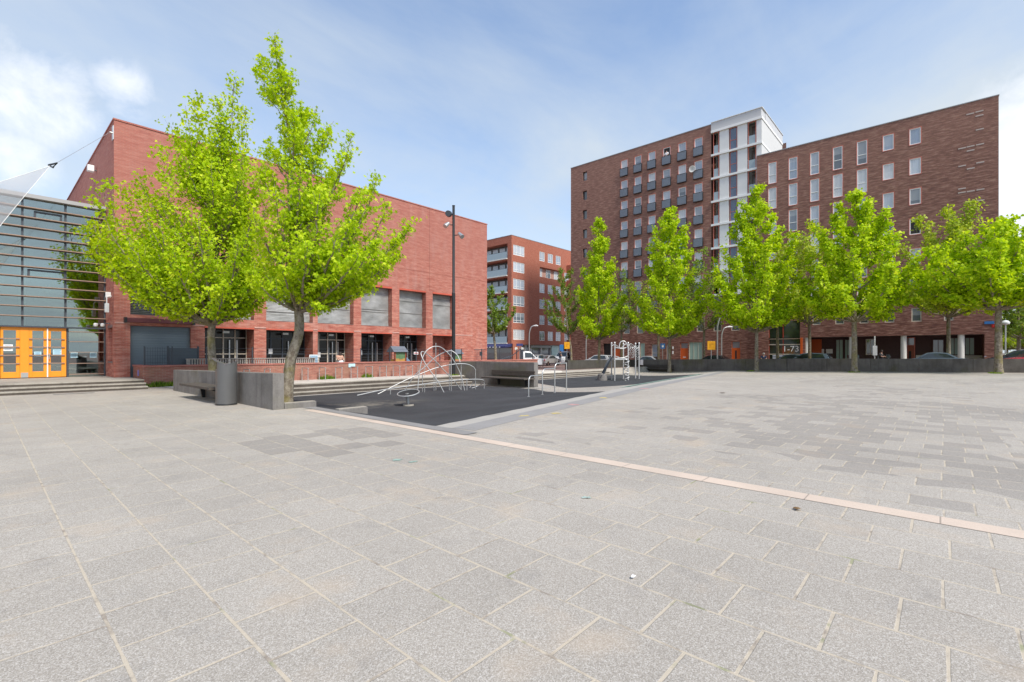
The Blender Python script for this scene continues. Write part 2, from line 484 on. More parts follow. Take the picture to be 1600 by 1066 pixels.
def rubber_build(t, b):
    p = t.pos()
    f = t.noise(p, 70, 4, 0.8)
    w = t.noise(p, 0.5, 6, 0.6)
    c = t.mix(t.ramp(f, 0.35, 0.7), (0.030, 0.031, 0.034, 1), (0.075, 0.077, 0.082, 1))
    k = t.m('ADD', t.m('MULTIPLY', w, 1.3), 0.36)
    c = t.mix(1.0, c, t.comb(k, k, k), 'MULTIPLY')
    # sand blown into the corner
    d = t.vm('DISTANCE', t.vm('MULTIPLY', p, (0.6, 1.6, 0.0)), (9.2 * 0.6, 15.9 * 1.6, 0.0))
    s = t.m('MULTIPLY', t.ramp(d, 2.2, 0.3), t.ramp(t.noise(p, 1.8, 5, 0.7), 0.4, 0.6))
    c = t.mix(t.m('MULTIPLY', s, 0.75), c, (0.22, 0.20, 0.165, 1))
    t.l.new(c, b.inputs['Base Color'])
    bp = t.node('ShaderNodeBump')
    bp.inputs['Strength'].default_value = 0.4
    bp.inputs['Distance'].default_value = 0.01
    t.l.new(f, bp.inputs['Height'])
    t.l.new(bp.outputs[0], b.inputs['Normal'])
M_RUBBER = mat('black rubber safety surface', rough=0.9, spec=0.25, build=rubber_build)
M_GREEN = mat('green rubber', (0.07, 0.13, 0.10), 0.85, var=0.2)
M_GREENL = mat('pale green line', (0.36, 0.50, 0.42), 0.8, var=0.2)
M_STREET = brick_mat('street', ((0.20, 0.13, 0.115), (0.24, 0.16, 0.14), (0.27, 0.2, 0.18), (0.16, 0.11, 0.1)), (0.18, 0.15, 0.13), streak=0.3)

def bark_build(t, b):
    p = t.pos()
    n = t.noise(t.vm('MULTIPLY', p, (1, 1, 0.8)), 9, 8, 0.72)
    n2 = t.noise(p, 2.2, 5, 0.6)
    c = t.mix(t.ramp(n, 0.38, 0.62), (0.13, 0.10, 0.072, 1), (0.34, 0.30, 0.235, 1))
    c = t.mix(t.m('MULTIPLY', t.ramp(n2, 0.48, 0.62), 0.62), c, (0.20, 0.17, 0.05, 1))
    t.l.new(c, b.inputs['Base Color'])
    bp = t.node('ShaderNodeBump')
    bp.inputs['Strength'].default_value = 0.8
    bp.inputs['Distance'].default_value = 0.02
    t.l.new(n, bp.inputs['Height'])
    t.l.new(bp.outputs[0], b.inputs['Normal'])
M_BARK = mat('mottled bark', rough=0.9, spec=0.2, build=bark_build)

def leaf_mat(name, lo, hi, tip):
    def build(t, b):
        out = [n for n in t.n if n.type == 'OUTPUT_MATERIAL'][0]
        at = t.node('ShaderNodeAttribute')
        at.attribute_name = 'tint'
        f = at.outputs['Fac']
        c = t.mix(t.ramp(f, 0.0, 0.75), (*lo, 1), (*hi, 1))
        c = t.mix(t.ramp(f, 0.80, 1.0), c, (*tip, 1))
        t.l.new(c, b.inputs['Base Color'])
        b.inputs['Roughness'].default_value = 0.5
        tl = t.node('ShaderNodeBsdfTranslucent')
        t.l.new(t.mix(1.0, c, (1.2, 1.12, 0.3, 1), 'MULTIPLY'), tl.inputs['Color'])
        mx = t.node('ShaderNodeMixShader')
        mx.inputs[0].default_value = 0.5
        t.l.new(b.outputs[0], mx.inputs[1])
        t.l.new(tl.outputs[0], mx.inputs[2])
        t.l.new(mx.outputs[0], out.inputs[0])
    return mat(name, spec=0.15, build=build)
M_LEAF = leaf_mat('fresh lime leaf', (0.29, 0.47, 0.010), (0.56, 0.72, 0.018), (0.79, 0.86, 0.08))
M_LEAFY = leaf_mat('yellow green leaf', (0.26, 0.38, 0.03), (0.50, 0.60, 0.08), (0.70, 0.72, 0.18))
M_LEAFD = leaf_mat('olive green leaf', (0.12, 0.21, 0.03), (0.26, 0.38, 0.06), (0.44, 0.50, 0.13))
M_GRASS = leaf_mat('grass blade', (0.10, 0.20, 0.02), (0.25, 0.38, 0.05), (0.45, 0.46, 0.12))

# ------------------------------------------------------------------ mesh helpers
class MB:
    def __init__(self):
        self.v, self.f = [], []

    def add(self, vs, fs):
        o = len(self.v)
        self.v += [tuple(p) for p in vs]
        self.f += [tuple(i + o for i in f) for f in fs]
        return self

    def quad(self, a, b, c, d):
        return self.add([a, b, c, d], [(0, 1, 2, 3)])

    def box(self, x0, x1, y0, y1, z0, z1):
        if x0 > x1: x0, x1 = x1, x0
        if y0 > y1: y0, y1 = y1, y0
        return self.add([(x0, y0, z0), (x1, y0, z0), (x1, y1, z0), (x0, y1, z0), (x0, y0, z1), (x1, y0, z1), (x1, y1, z1), (x0, y1, z1)],
                        [(0, 3, 2, 1), (4, 5, 6, 7), (0, 1, 5, 4), (1, 2, 6, 5), (2, 3, 7, 6), (3, 0, 4, 7)])

    def hexa(self, bot, top):
        return self.add(list(bot) + list(top), [(0, 3, 2, 1), (4, 5, 6, 7), (0, 1, 5, 4), (1, 2, 6, 5), (2, 3, 7, 6), (3, 0, 4, 7)])

    def tube(self, pts, r, n=8, cap=True):
        pts = [Vector(p) for p in pts]
        rs = r if isinstance(r, (list, tuple)) else [r] * len(pts)
        o = len(self.v)
        prev = None
        for i, p in enumerate(pts):
            a = pts[max(i - 1, 0)]
            c = pts[min(i + 1, len(pts) - 1)]
            t = (c - a)
            if t.length < 1e-9: t = Vector((0, 0, 1))
            t.normalize()
            if prev is None:
                ref = Vector((1, 0, 0)) if abs(t.x) < 0.8 else Vector((0, 1, 0))
                nrm = t.cross(ref).normalized()
            else:
                nrm = (prev - t * prev.dot(t))
                if nrm.length < 1e-6:
                    nrm = t.cross(Vector((1, 0, 0)))
                nrm.normalize()
            prev = nrm
            bn = t.cross(nrm)
            for k in range(n):
                an = 2 * math.pi * k / n
                self.v.append(tuple(p + (nrm * math.cos(an) + bn * math.sin(an)) * rs[i]))
        for i in range(len(pts) - 1):
            for k in range(n):
                k2 = (k + 1) % n
                self.f.append((o + i * n + k, o + i * n + k2, o + (i + 1) * n + k2, o + (i + 1) * n + k))
        if cap:
            self.f.append(tuple(o + k for k in range(n))[::-1])
            e = o + (len(pts) - 1) * n
            self.f.append(tuple(e + k for k in range(n)))
        return self

    def lathe(self, c, prof, n=24, axis='z'):
        """prof: list of (radius, height)"""
        o = len(self.v)
        for r, h in prof:
            for k in range(n):
                a = 2 * math.pi * k / n
                q = (r * math.cos(a), r * math.sin(a), h)
                if axis == 'x': q = (q[2], q[0], q[1])
                if axis == 'y': q = (q[0], q[2], q[1])
                self.v.append((c[0] + q[0], c[1] + q[1], c[2] + q[2]))
        for i in range(len(prof) - 1):
            for k in range(n):
                k2 = (k + 1) % n
                self.f.append((o + i * n + k, o + i * n + k2, o + (i + 1) * n + k2, o + (i + 1) * n + k))
        self.f.append(tuple(o + k for k in range(n))[::-1])
        e = o + (len(prof) - 1) * n
        self.f.append(tuple(e + k for k in range(n)))
        return self

    def prism(self, poly, axis, a, b):
        """poly: 2-D outline; axis the extrusion axis; a..b extents"""
        def P(u, v, w):
            return (w, u, v) if axis == 'x' else ((u, w, v) if axis == 'y' else (u, v, w))
        n = len(poly)
        vs = [P(u, v, a) for u, v in poly] + [P(u, v, b) for u, v in poly]
        fs = [tuple(range(n))[::-1], tuple(range(n, 2 * n))] + [(i, (i + 1) % n, n + (i + 1) % n, n + i) for i in range(n)]
        return self.add(vs, fs)

    def build(self, name, m, parent=None, org=(0, 0, 0), loc=None, rotz=0.0, smooth=False, bevel=0.0, seg=2):
        me = bpy.data.meshes.new(name)
        ox, oy, oz = org
        me.from_pydata([(x - ox, y - oy, z - oz) for x, y, z in self.v], [], self.f)
        bm = bmesh.new()
        bm.from_mesh(me)
        bmesh.ops.recalc_face_normals(bm, faces=bm.faces)
        if bevel > 0:
            es = [e for e in bm.edges if len(e.link_faces) == 2 and e.calc_face_angle(0) > 0.5]
            bmesh.ops.bevel(bm, geom=es, offset=bevel, segments=seg, affect='EDGES', profile=0.6, clamp_overlap=True)
        bm.to_mesh(me)
        bm.free()
        me.materials.append(m)
        if smooth:
            me.shade_smooth()
            me.set_sharp_from_angle(angle=math.radians(40))
        o = bpy.data.objects.new(name, me)
        COL.objects.link(o)
        if parent is not None:
            o.parent = parent
            if loc is not None: o.location = loc
        else:
            o.location = loc if loc is not None else org
        o.rotation_euler.z = rotz
        return o


def tag(o, label=None, cat=None, group=None, kind=None):
    if label: o['label'] = label
    if cat: o['category'] = cat
    if group: o['group'] = group
    if kind: o['kind'] = kind
    return o

def empty(name, loc, label, cat, group=None, rz=0.0):
    o = bpy.data.objects.new(name, None)
    o.empty_display_size = 0.3
    COL.objects.link(o)
    o.location = loc
    o.rotation_euler.z = rz
    return tag(o, label, cat, group)

def copy_tree(o, parent=None):
    c = o.copy()
    COL.objects.link(c)
    c.parent = parent
    for ch in list(o.children):
        copy_tree(ch, c)
    return c

def dup(o, loc, rz, label, group=None):
    c = copy_tree(o)
    c.location = loc
    c.rotation_euler.z = rz
    c['label'] = label
    if group: c['group'] = group
    return c

def bez(p0, p1, p2, n):
    p0, p1, p2 = Vector(p0), Vector(p1), Vector(p2)
    return [p0 * (1 - t) ** 2 + p1 * 2 * t * (1 - t) + p2 * t * t for t in [i / n for i in range(n + 1)]]

def smooth_path(pts, n=5):
    """Catmull-Rom through the points"""
    P = [Vector(p) for p in pts]
    P = [P[0] * 2 - P[1]] + P + [P[-1] * 2 - P[-2]]
    out = []
    for i in range(1, len(P) - 2):
        a, b, c, d = P[i - 1], P[i], P[i + 1], P[i + 2]
        for k in range(n):
            t = k / n
            out.append(0.5 * ((2 * b) + (c - a) * t + (2 * a - 5 * b + 4 * c - d) * t * t + (3 * b - 3 * c + d - a) * t ** 3))
    out.append(P[-2])
    return out

# ------------------------------------------------------------------ the lie of the land
BE = math.radians(11.1)                      # the long edge of the play pit runs 11 degrees off the grid
PX0, PY0 = 6.0, 7.42                         # its near corner
def sm(t):
    t = max(0.0, min(1.0, t))
    return t * t * (3 - 2 * t)
def zf(x, y):
    g = sm((x - 14) / 24.0) * max(-0.40, min(0.16, 0.11 - 0.0175 * (y + 4.1)))
    d1 = x - (PX0 - 0.05)
    d2 = (y - PY0) * math.cos(BE) - (x - PX0) * math.sin(BE)
    if d1 > 0 and d2 > 0 and y < 22.45 and x < 46.2:
        k = min(1.0, d1 / 3.0, d2 / 4.6)
        return g + (-0.5 - g) * (k * (1.25 - 0.25 * k))
    if y > 22.45 and y < 26 and 5 < x < 46.2:
        return 0.0
    return g

def sheet(name, poly, m, lift, step=0.25, kind='structure', bbox=None):
    """a piece of ground following the land, cut to a convex outline"""
    xs = [p[0] for p in poly]; ys = [p[1] for p in poly]
    x0, x1 = math.floor(min(xs) / step), math.ceil(max(xs) / step)
    y0, y1 = math.floor(min(ys) / step), math.ceil(max(ys) / step)
    mb_v = [(i * step, j * step, 0.0) for j in range(y0, y1 + 1) for i in range(x0, x1 + 1)]
    w = x1 - x0 + 1
    fs = [(j * w + i, j * w + i + 1, (j + 1) * w + i + 1, (j + 1) * w + i) for j in range(y1 - y0) for i in range(w - 1)]
    me = bpy.data.meshes.new(name)
    me.from_pydata([(x, y, zf(x, y) + lift) for x, y, _ in mb_v], [], fs)
    bm = bmesh.new(); bm.from_mesh(me)
    area = sum(poly[i][0] * poly[(i + 1) % len(poly)][1] - poly[(i + 1) % len(poly)][0] * poly[i][1] for i in range(len(poly)))
    sg = 1 if area > 0 else -1
    for i in range(len(poly)):
        a, b_ = poly[i], poly[(i + 1) % len(poly)]
        nx, ny = (b_[1] - a[1]) * sg, -(b_[0] - a[0]) * sg
        bmesh.ops.bisect_plane(bm, geom=bm.verts[:] + bm.edges[:] + bm.faces[:], plane_co=(a[0], a[1], 0), plane_no=(nx, ny, 0), clear_outer=True, dist=1e-5)
    for f in bm.faces: f.smooth = True
    bm.to_mesh(me); bm.free()
    me.materials.append(m)
    o = bpy.data.objects.new(name, me)
    COL.objects.link(o)
    tag(o, kind=kind)
    return o

# base land to the horizon: coarse far out, finer near
def land():
    ax = sorted(set([-1500, -600, -250, -120, -60, -40] + list(range(-30, 110, 2)) + [130, 200, 400, 900, 1800]))
    vs, fs = [], []
    for y in ax:
        for x in ax:
            z = zf(x, y) - 0.03
            if -18 <= x <= 46.5 and -32 <= y <= 26: z = min(z, -0.60) - 0.1
            vs.append((x, y, z))
    n = len(ax)
    for j in range(n - 1):
        for i in range(n - 1):
            fs.append((j * n + i, j * n + i + 1, (j + 1) * n + i + 1, (j + 1) * n + i))
    me = bpy.data.meshes.new('street')
    me.from_pydata(vs, [], fs)
    me.materials.append(M_STREET)
    o = bpy.data.objects.new('street', me)
    COL.objects.link(o)
    tag(o, kind='structure')
land()
sheet('plaza', [(-16, -30), (46.6, -30), (46.6, 27.2), (-16, 27.2)], M_PAVE, 0.0)
def e2(x, off=0.0):
    """a point on the pit's long edge, moved off it by off (positive = out to the plaza)"""
    return (x + math.sin(BE) * off, PY0 + (x - PX0) * math.tan(BE) - math.cos(BE) * off)
YE = 21.5
sheet('play_surface', [e2(6.0), e2(15.6), (19.7, 16.0), (19.5, 19.8), (18.9, YE - 0.35), (6.0, YE - 0.35)], M_RUBBER, 0.006)
sheet('play_surface', [e2(18.6), e2(37.4), (37.4, YE - 0.35), (21.6, YE - 0.35), (21.6, 15.4)], M_RUBBER, 0.006)
sheet('play_surface_border', [e2(18.5, 0.0), e2(37.4, 0.0), e2(37.4, -0.35), e2(18.5, -0.35)], M_GREEN, 0.011)
sheet('play_surface_line', [e2(18.6, -0.35), e2(37.4, -0.35), e2(37.4, -0.5), e2(18.6, -0.5)], M_GREENL, 0.011)
sheet('paving_edge', [e2(5.95, 0.0), e2(45.6, 0.0), e2(45.6, 0.45), e2(5.95, 0.45)], M_EDGEP, 0.004)
sheet('paving_edge', [e2(5.95, 0.45), e2(45.6, 0.45), e2(45.6, 1.0), e2(5.95, 1.0)], M_EDGED, 0.004)
sheet('paving_edge', [(5.66, 6.2), (5.99, 6.2), (5.99, 12.45), (5.66, 12.45)], M_EDGE, 0.011)
sheet('curb_strip', [(5.42, -30), (5.66, -30), (5.66, 11.9), (5.42, 11.9)], M_PINK, 0.004)
sheet('paving_edge', [(20.1, 16.0), (21.6, 16.0), (21.6, YE), (20.1, YE)], M_EDGEP, 0.012)
sheet('paving_edge', [(6.0, YE - 0.35), (20.1, YE - 0.35), (20.1, YE), (6.0, YE)], M_EDGEP, 0.012)
sheet('paving_edge', [(21.6, YE - 0.35), (40, YE - 0.35), (40, YE), (21.6, YE)], M_EDGEP, 0.012)
# terrace where the bicycle racks stand: pale gravelly pavers
sheet('terrace', [(5.2, 22.3), (31, 22.3), (31, 24.8), (5.2, 24.8)], mat('pale gravel pavers', (0.50, 0.47, 0.42), 0.9, var=0.2, vscale=3.0), 0.010)
sheet('side_street', [(31, 22.6), (46, 22.6), (46, 27.2), (31, 27.2)], M_STREET, 0.012)
# ------------------------------------------------------------------ buildings
class Facade:
    """kind 'x': wall facing -X, runs along Y.  kind 'y': wall facing -Y, runs along X.  d > 0 goes into the building"""
    def __init__(self, kind, w0):
        self.k, self.w = kind, w0

    def P(self, u, z, d=0.0):
        return (self.w + d, u, z) if self.k == 'x' else (u, self.w + d, z)

    def box(self, mb, u0, u1, z0, z1, d0, d1):
        if self.k == 'x': mb.box(self.w + d0, self.w + d1, u0, u1, z0, z1)
        else: mb.box(u0, u1, self.w + d0, self.w + d1, z0, z1)
        return mb

    def wall(self, mb, u0, u1, z0, z1, holes, rev=0.25):
        us = sorted(set([u0, u1] + [h[0] for h in holes] + [h[1] for h in holes]))
        zs = sorted(set([z0, z1] + [h[2] for h in holes] + [h[3] for h in holes]))
        us = [u for u in us if u0 <= u <= u1]; zs = [z for z in zs if z0 <= z <= z1]
        for i in range(len(us) - 1):
            for j in range(len(zs) - 1):
                cu, cz = (us[i] + us[i + 1]) / 2, (zs[j] + zs[j + 1]) / 2
                if any(h[0] < cu < h[1] and h[2] < cz < h[3] for h in holes): continue
                mb.quad(self.P(us[i], zs[j]), self.P(us[i + 1], zs[j]), self.P(us[i + 1], zs[j + 1]), self.P(us[i], zs[j + 1]))
        for h in holes:
            r = h[4] if len(h) > 4 else rev
            a, b, c, d = h[:4]
            mb.quad(self.P(a, c), self.P(a, d), self.P(a, d, r), self.P(a, c, r))
            mb.quad(self.P(b, c), self.P(b, d), self.P(b, d, r), self.P(b, c, r))
            mb.quad(self.P(a, d), self.P(b, d), self.P(b, d, r), self.P(a, d, r))
            mb.quad(self.P(a, c), self.P(b, c), self.P(b, c, r), self.P(a, c, r))
        return mb

    def u(self, px):
        return atX(px, self.w)[0] if self.k == 'x' else atY(px, self.w)[0]

    def z(self, px, py):
        d = (atX(px, self.w) if self.k == 'x' else atY(px, self.w))[1]
        return zat(py, d)


WCACHE = {}
def window(F, u, z, w, h, parent, rec=0.12, frame=M_WHITE, pane=M_PANE, bars=(), fw=0.07, mull=(), name='window', outer=None):
    """window (frame) with its pane; u = left end of the opening as a coordinate, z = sill; shared meshes"""
    key = (F.k, w, h, frame.name, pane.name, tuple(bars), fw, tuple(mull), name, outer.name if outer else None)
    org = F.P(u, z, rec)
    if key in WCACHE:
        f = WCACHE[key].copy(); COL.objects.link(f); f.parent = parent
        f.location = Vector(org) - parent.location
        for ch in WCACHE[key].children:
            c = ch.copy(); COL.objects.link(c); c.parent = f
        return f
    L = Facade(F.k, 0.0)
    mb = MB()
    L.box(mb, 0, fw, 0, h, -0.03, 0.05); L.box(mb, w - fw, w, 0, h, -0.03, 0.05)
    L.box(mb, fw, w - fw, 0, fw, -0.03, 0.05); L.box(mb, fw, w - fw, h - fw, h, -0.03, 0.05)
    for bz in bars: L.box(mb, fw, w - fw, bz - fw * 0.4, bz + fw * 0.4, -0.026, 0.046)
    for bu in mull: L.box(mb, bu - fw * 0.4, bu + fw * 0.4, fw, h - fw, -0.022, 0.042)
    f = mb.build(name, frame, parent, loc=Vector(org) - parent.location)
    g = MB(); L.box(g, fw * 0.6, w - fw * 0.6, fw * 0.6, h - fw * 0.6, 0.01, 0.03)
    g.build('pane', pane, f)
    if outer:
        s = MB()
        L.box(s, -0.0, w, h, h + 0.05, -rec - 0.015, 0.03); L.box(s, -0.05, 0.0, -0.05, h + 0.05, -rec - 0.015, 0.03)
        L.box(s, w, w + 0.05, -0.05, h + 0.05, -rec - 0.015, 0.03); L.box(s, 0, w, -0.05, 0, -rec - 0.025, 0.03)
        s.build('surround', outer, f)
    WCACHE[key] = f
    return f

# ---- red brick school -------------------------------------------------
SY, SX0, SX1 = 26.8, 3.9, 26.9
SH = 11.6
F = Facade('y', SY)
school = empty('school', (SX0, SY, 0), 'big red brick school with a row of wide shuttered bays, left of the lamp post', 'school')
pxs = [(203.6, 298.5), (320, 397), (416, 489), (496.5, 552.5), (564.5, 612.5), (624, 665.5), (676, 709)]
bays = [(F.u(a), F.u(b)) for a, b in pxs]
holes = []
ZU0, ZU1 = 3.14, 5.64
for i, (a, b) in enumerate(bays):
    holes.append((a, b, ZU0, 4.72 if i == 0 else ZU1, 0.55))
    holes.append((a, b, -0.3, 2.66, 0.5 if i == 0 else 1.1))
mb = MB()
F.wall(mb, SX0, SX1, -0.3, SH, holes)
# side wall facing the entrance, with its tall niche
G = Facade('x', SX0)
na, nb = SY + 0.35, SY + 1.35
G.wall(mb, SY, 46, -0.3, SH, [(na, nb, 1.05, 2.55, 0.4)])
mb.quad((SX1, SY, -0.3), (SX1, 46, -0.3), (SX1, 46, SH), (SX1, SY, SH))
mb.quad((SX0, 46, -0.3), (SX1, 46, -0.3), (SX1, 46, SH), (SX0, 46, SH))
mb.build('wall', M_BRICK_S, school, org=(SX0, SY, 0))
mb = MB(); mb.box(SX0 + 0.3, SX1 - 0.3, SY + 0.3, 45.7, SH - 0.4, SH - 0.25)
mb.build('roof', M_ROOFD, school, org=(SX0, SY, 0))
mb = MB()
mb.box(SX0 - 0.03, SX1 + 0.03, SY - 0.03, SY + 0.32, SH, SH + 0.07); mb.box(SX0 - 0.03, SX0 + 0.32, SY + 0.32, 46, SH, SH + 0.07)
mb.build('coping', M_COPE, school, org=(SX0, SY, 0))
# thin pale string course stones on the piers, rowlock band over the ground floor openings
mb = MB()
edges = [SX0] + [v for ab in bays for v in ab] + [SX1]
for i in range(0, len(edges), 2):
    a, b = edges[i], edges[i + 1]
    if i == len(edges) - 2: b = a + 1.9
    mb = MB(); F.box(mb, a + 0.02, b - 0.02, 2.735, 2.80, -0.025, 0.0)
    mb.build('string_course', mat('lime bloomed brick', (0.56, 0.33, 0.28), 0.85, var=0.2), school, org=(SX0, SY, 0))
for a, b in bays[1:]:
  for z0_, z1_, d_ in ((2.66, 2.72, -.03), (ZU1, ZU1 + .10, -.012)):
    mb = MB(); F.box(mb, a, b, z0_, z1_, d_, 0.03)
    mb.build('lintel', mat('orange red lintel', (0.52, 0.10, 0.06), 0.8, var=0.15), school, org=(SX0, SY, 0))
for i, (a, b) in enumerate(bays):
    zt = 4.72 if i == 0 else ZU1
    mb = MB(); F.box(mb, a, b, ZU0 - 0.06, ZU0 + 0.03, 0.02, 0.5)
    mb.build('window_sill', mat('sill', (0.10, 0.085, 0.08), 0.6), school, org=(SX0, SY, 0))
    if i == 0:
        # half raised blind: glass below
        window(F, a + 0.002, ZU0 + 0.032, b - a - 0.004, zt - ZU0 - 0.036, school, rec=0.42, frame=M_DGREY, pane=M_PANED, mull=((b - a) * 0.42,), bars=(0.28,), fw=0.05)
        mb = MB()
        z = ZU0 + 0.78
        while z < zt - 0.03:
            F.box(mb, a + 0.03, b - 0.03, z, z + 0.012, 0.36, 0.40); z += 0.055
        for uu in (a + 0.3, a + (b - a) * 0.42, b - 0.3): F.box(mb, uu, uu + 0.01, ZU0 + 0.5, zt - 0.03, 0.345, 0.355)
        z = ZU0 + 0.12
        while z < ZU0 + 0.76:
            F.box(mb, a + 0.03, b - 0.03, z, z + 0.008, 0.37, 0.39); z += 0.075
        mb.build('venetian_blind', mat('pale blind slat', (0.42, 0.43, 0.43), 0.5, 0.2), school, org=(SX0, SY, 0))
    else:
        mb = MB()
        rr = random.Random(i)
        # roller shutter curtain with slightly pushed-in, uneven slats
        nz = int((zt - ZU0) / 0.075)
        nu = 14
        grid = {}
        off = 0.42
        gaps = rr.sample(range(4, nz - 3), 2)
        off2 = 0
        for j in range(nz * 2 + 1):
            zz = ZU0 + 0.03 + (zt - ZU0 - 0.04) * j / (nz * 2)
            for k in range(nu + 1):
                uu = a + 0.01 + (b - a - 0.02) * k / nu
                dd = off - (0.014 if j % 2 else 0.0) + 0.010 * math.sin(k * 0.9 + j * 0.35 + i) + rr.uniform(-0.003, 0.003)
                if (j // 2) in gaps: dd += 0.02 + 0.03 * math.sin(math.pi * k / nu)
                grid[j, k] = F.P(uu, zz, dd)
        vs = [grid[j, k] for j in range(nz * 2 + 1) for k in range(nu + 1)]
        w = nu + 1
        mb.add(vs, [(j * w + k, j * w + k + 1, (j + 1) * w + k + 1, (j + 1) * w + k) for j in range(nz * 2) for k in range(nu)])
        mb.build('roller_shutter', M_SHUT, school, org=(SX0, SY, 0))
    # ground floor
    if i == 0:
        mb = MB(); F.box(mb, a + 0.001, b - 0.001, -0.2, 2.655, 0.16, 0.2)
        mb.build('roller_door', M_ROLLD, school, org=(SX0, SY, 0))
    else:
        mb = MB(); F.box(mb, a + 0.001, b - 0.001, -0.2, 2.655, 1.1, 1.2)
        if i == 6:
            mb.build('alcove_wall', M_BRICK_S, school, org=(SX0, SY, 0))
        else:
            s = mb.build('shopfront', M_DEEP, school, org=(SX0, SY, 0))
            mb = MB()
            n = 4
            for k in range(n + 1):
                uu = a + (b - a) * k / n
                F.box(mb, max(a + .002, uu - 0.03), min(b - .002, uu + 0.03), 0.2, 2.655, 1.04, 1.1)
            for zz in (1.35, 2.2): F.box(mb, a + 0.002, b - 0.002, zz, zz + 0.05, 1.03, 1.098)
            mb.build('glazing_bar', M_CREAM if i in (1, 3) else M_DGREY, s)
            s.children[0].data.transform(Matrix.Translation((0, 0, 0)))
            mb = MB()
            for k in (1, 2):
                uu = a + (b - a) * (0.45 + 0.16 * k)
                F.box(mb, uu, uu + 0.05, 0.2, 2.1, 0.98, 1.03)
            mb.build('door_post', M_STEEL, s)
            mb = MB()
            rr = random.Random(40 + i)
            for k in range(1):
                uu = a + (b - a) * (0.2 + .35 * k); zz = rr.uniform(1.15, 1.5)
                F.box(mb, uu, uu + 0.21, zz, zz + 0.30, 1.015, 1.025)
            mb.build('poster', M_PAPER, s)
            for c in s.children:      # sub-part meshes were given in place: bring them to the school's own origin
                if c.name != s.children[0].name or True:
                    c.data.transform(Matrix.Translation((-SX0, -SY, 0)))
            mb = MB(); F.box(mb, (a + b) / 2 - 0.15, (a + b) / 2 + 0.15, 2.45, 2.56, 0.6, 0.75)
            mb.build('ceiling_lamp', M_LAMPG, school, org=(SX0, SY, 0))
    # ceiling of the arcade behind the lintel
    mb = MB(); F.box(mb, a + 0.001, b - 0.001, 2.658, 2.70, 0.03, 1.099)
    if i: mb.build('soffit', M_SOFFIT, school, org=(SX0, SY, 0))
# awning cassette over the roller door
mb = MB(); F.box(mb, F.u(197), F.u(299), 2.79, 2.99, -0.24, -0.02)
c_ = mb.build('awning_cassette', mat('maroon awning', (0.12, 0.03, 0.035), 0.5), school, org=(SX0, SY, 0), bevel=0.02)
mb = MB()
F.box(mb, F.u(193), F.u(197), 2.77, 3.0, -0.26, -0.002); F.box(mb, F.u(299), F.u(303), 2.77, 3.0, -0.26, -0.002)
mb.build('end_cap', M_BLACK, c_); c_.children[0].data.transform(Matrix.Translation((-SX0, -SY, 0)))
mb = MB(); F.box(mb, F.u(671), F.u(671) + .02, ZU1 + .12, SH - .02, -.002, .01); mb.build('expansion_joint', mat('dark joint', (.17, .07, .055), .9), school, org=(SX0, SY, 0))
mb = MB(); F.box(mb, SX0 + .05, SX1 - .05, 7.05, 7.068, -.002, .01); mb.build('expansion_joint', MATS['dark joint'], school, org=(SX0, SY, 0))
# slot vent high on the front
mb = MB(); F.box(mb, F.u(203), F.u(214), 5.6, 5.72, -0.004, 0.02)
mb.build('vent_slot', M_DARK, school, org=(SX0, SY, 0))
# niche back
mb = MB(); mb.box(SX0 + 0.38, SX0 + 0.42, na - 0.05, nb + 0.05, 1.0, 2.6)
mb.build('niche_back', M_BRICK_S, school, org=(SX0, SY, 0))
mb = MB(); mb.box(SX0 - 0.02, SX0 + 0.1, na - 0.04, nb + 0.04, 2.55, 2.68); mb.box(SX0 - 0.02, SX0 + 0.3, na - 0.04, nb + 0.04, 0.98, 1.05)
mb.build('niche_lintel', mat('niche stone', (0.22, 0.15, 0.14), 0.8, var=0.2), school, org=(SX0, SY, 0))

# small fittings on the school corner
t = empty('wall_lamp', (SX0, SY + 0.55, 3.9), 'square white box lamp and speaker on a bent arm on the shaded school wall', 'wall lamp')
mb = MB(); mb.tube([(SX0, SY + .55, 3.95), (SX0 - .18, SY + .5, 3.9), (SX0 - .2, SY + .3, 3.85), (SX0 - 0.2, SY + .28, 3.6)], 0.02)
mb.build('arm', M_WHITE, t, org=t.location)
mb = MB(); mb.box(SX0 - .2, SX0 - .02, SY + .55, SY + .67, 3.88, 4.12); mb.build('junction_box', M_WHITE, t, org=t.location, bevel=.01)
mb = MB(); mb.box(SX0 - .27, SX0 - .13, SY + .2, SY + .36, 3.2, 3.6); mb.build('lamp_body', M_WHITE, t, org=t.location, bevel=.015)
t = empty('security_camera', (SX0, SY + .9, 2.75), 'pair of white dome and bullet cameras at the school corner above the niche', 'camera')
mb = MB(); mb.tube([(SX0, SY + .9, 2.75), (SX0 - .5, SY + 1.0, 2.72)], .02); mb.build('arm', M_DGREY, t, org=t.location)
for q in (0.25, 0.48):
    mb = MB(); mb.lathe((SX0 - q, SY + .98, 2.60), [(.01, 0), (.06, .01), (.08, .05), (.08, .12), (.05, .15)], 14); mb.build('camera_dome', M_WHITE, t, org=t.location, smooth=True)
t = empty('floodlight', (SX0, 31.5, 10.6), 'small dark floodlight high on the purple side wall of the school', 'floodlight')
mb = MB(); mb.box(SX0 - .35, SX0 - .1, 31.3, 31.6, 10.45, 10.75); mb.build('lamp_body', M_WHITE, t, org=t.location, bevel=.02)
mb = MB(); mb.tube([(SX0, 31.45, 10.55), (SX0 - .12, 31.45, 10.55)], .03); mb.build('arm', M_DGREY, t, org=t.location)

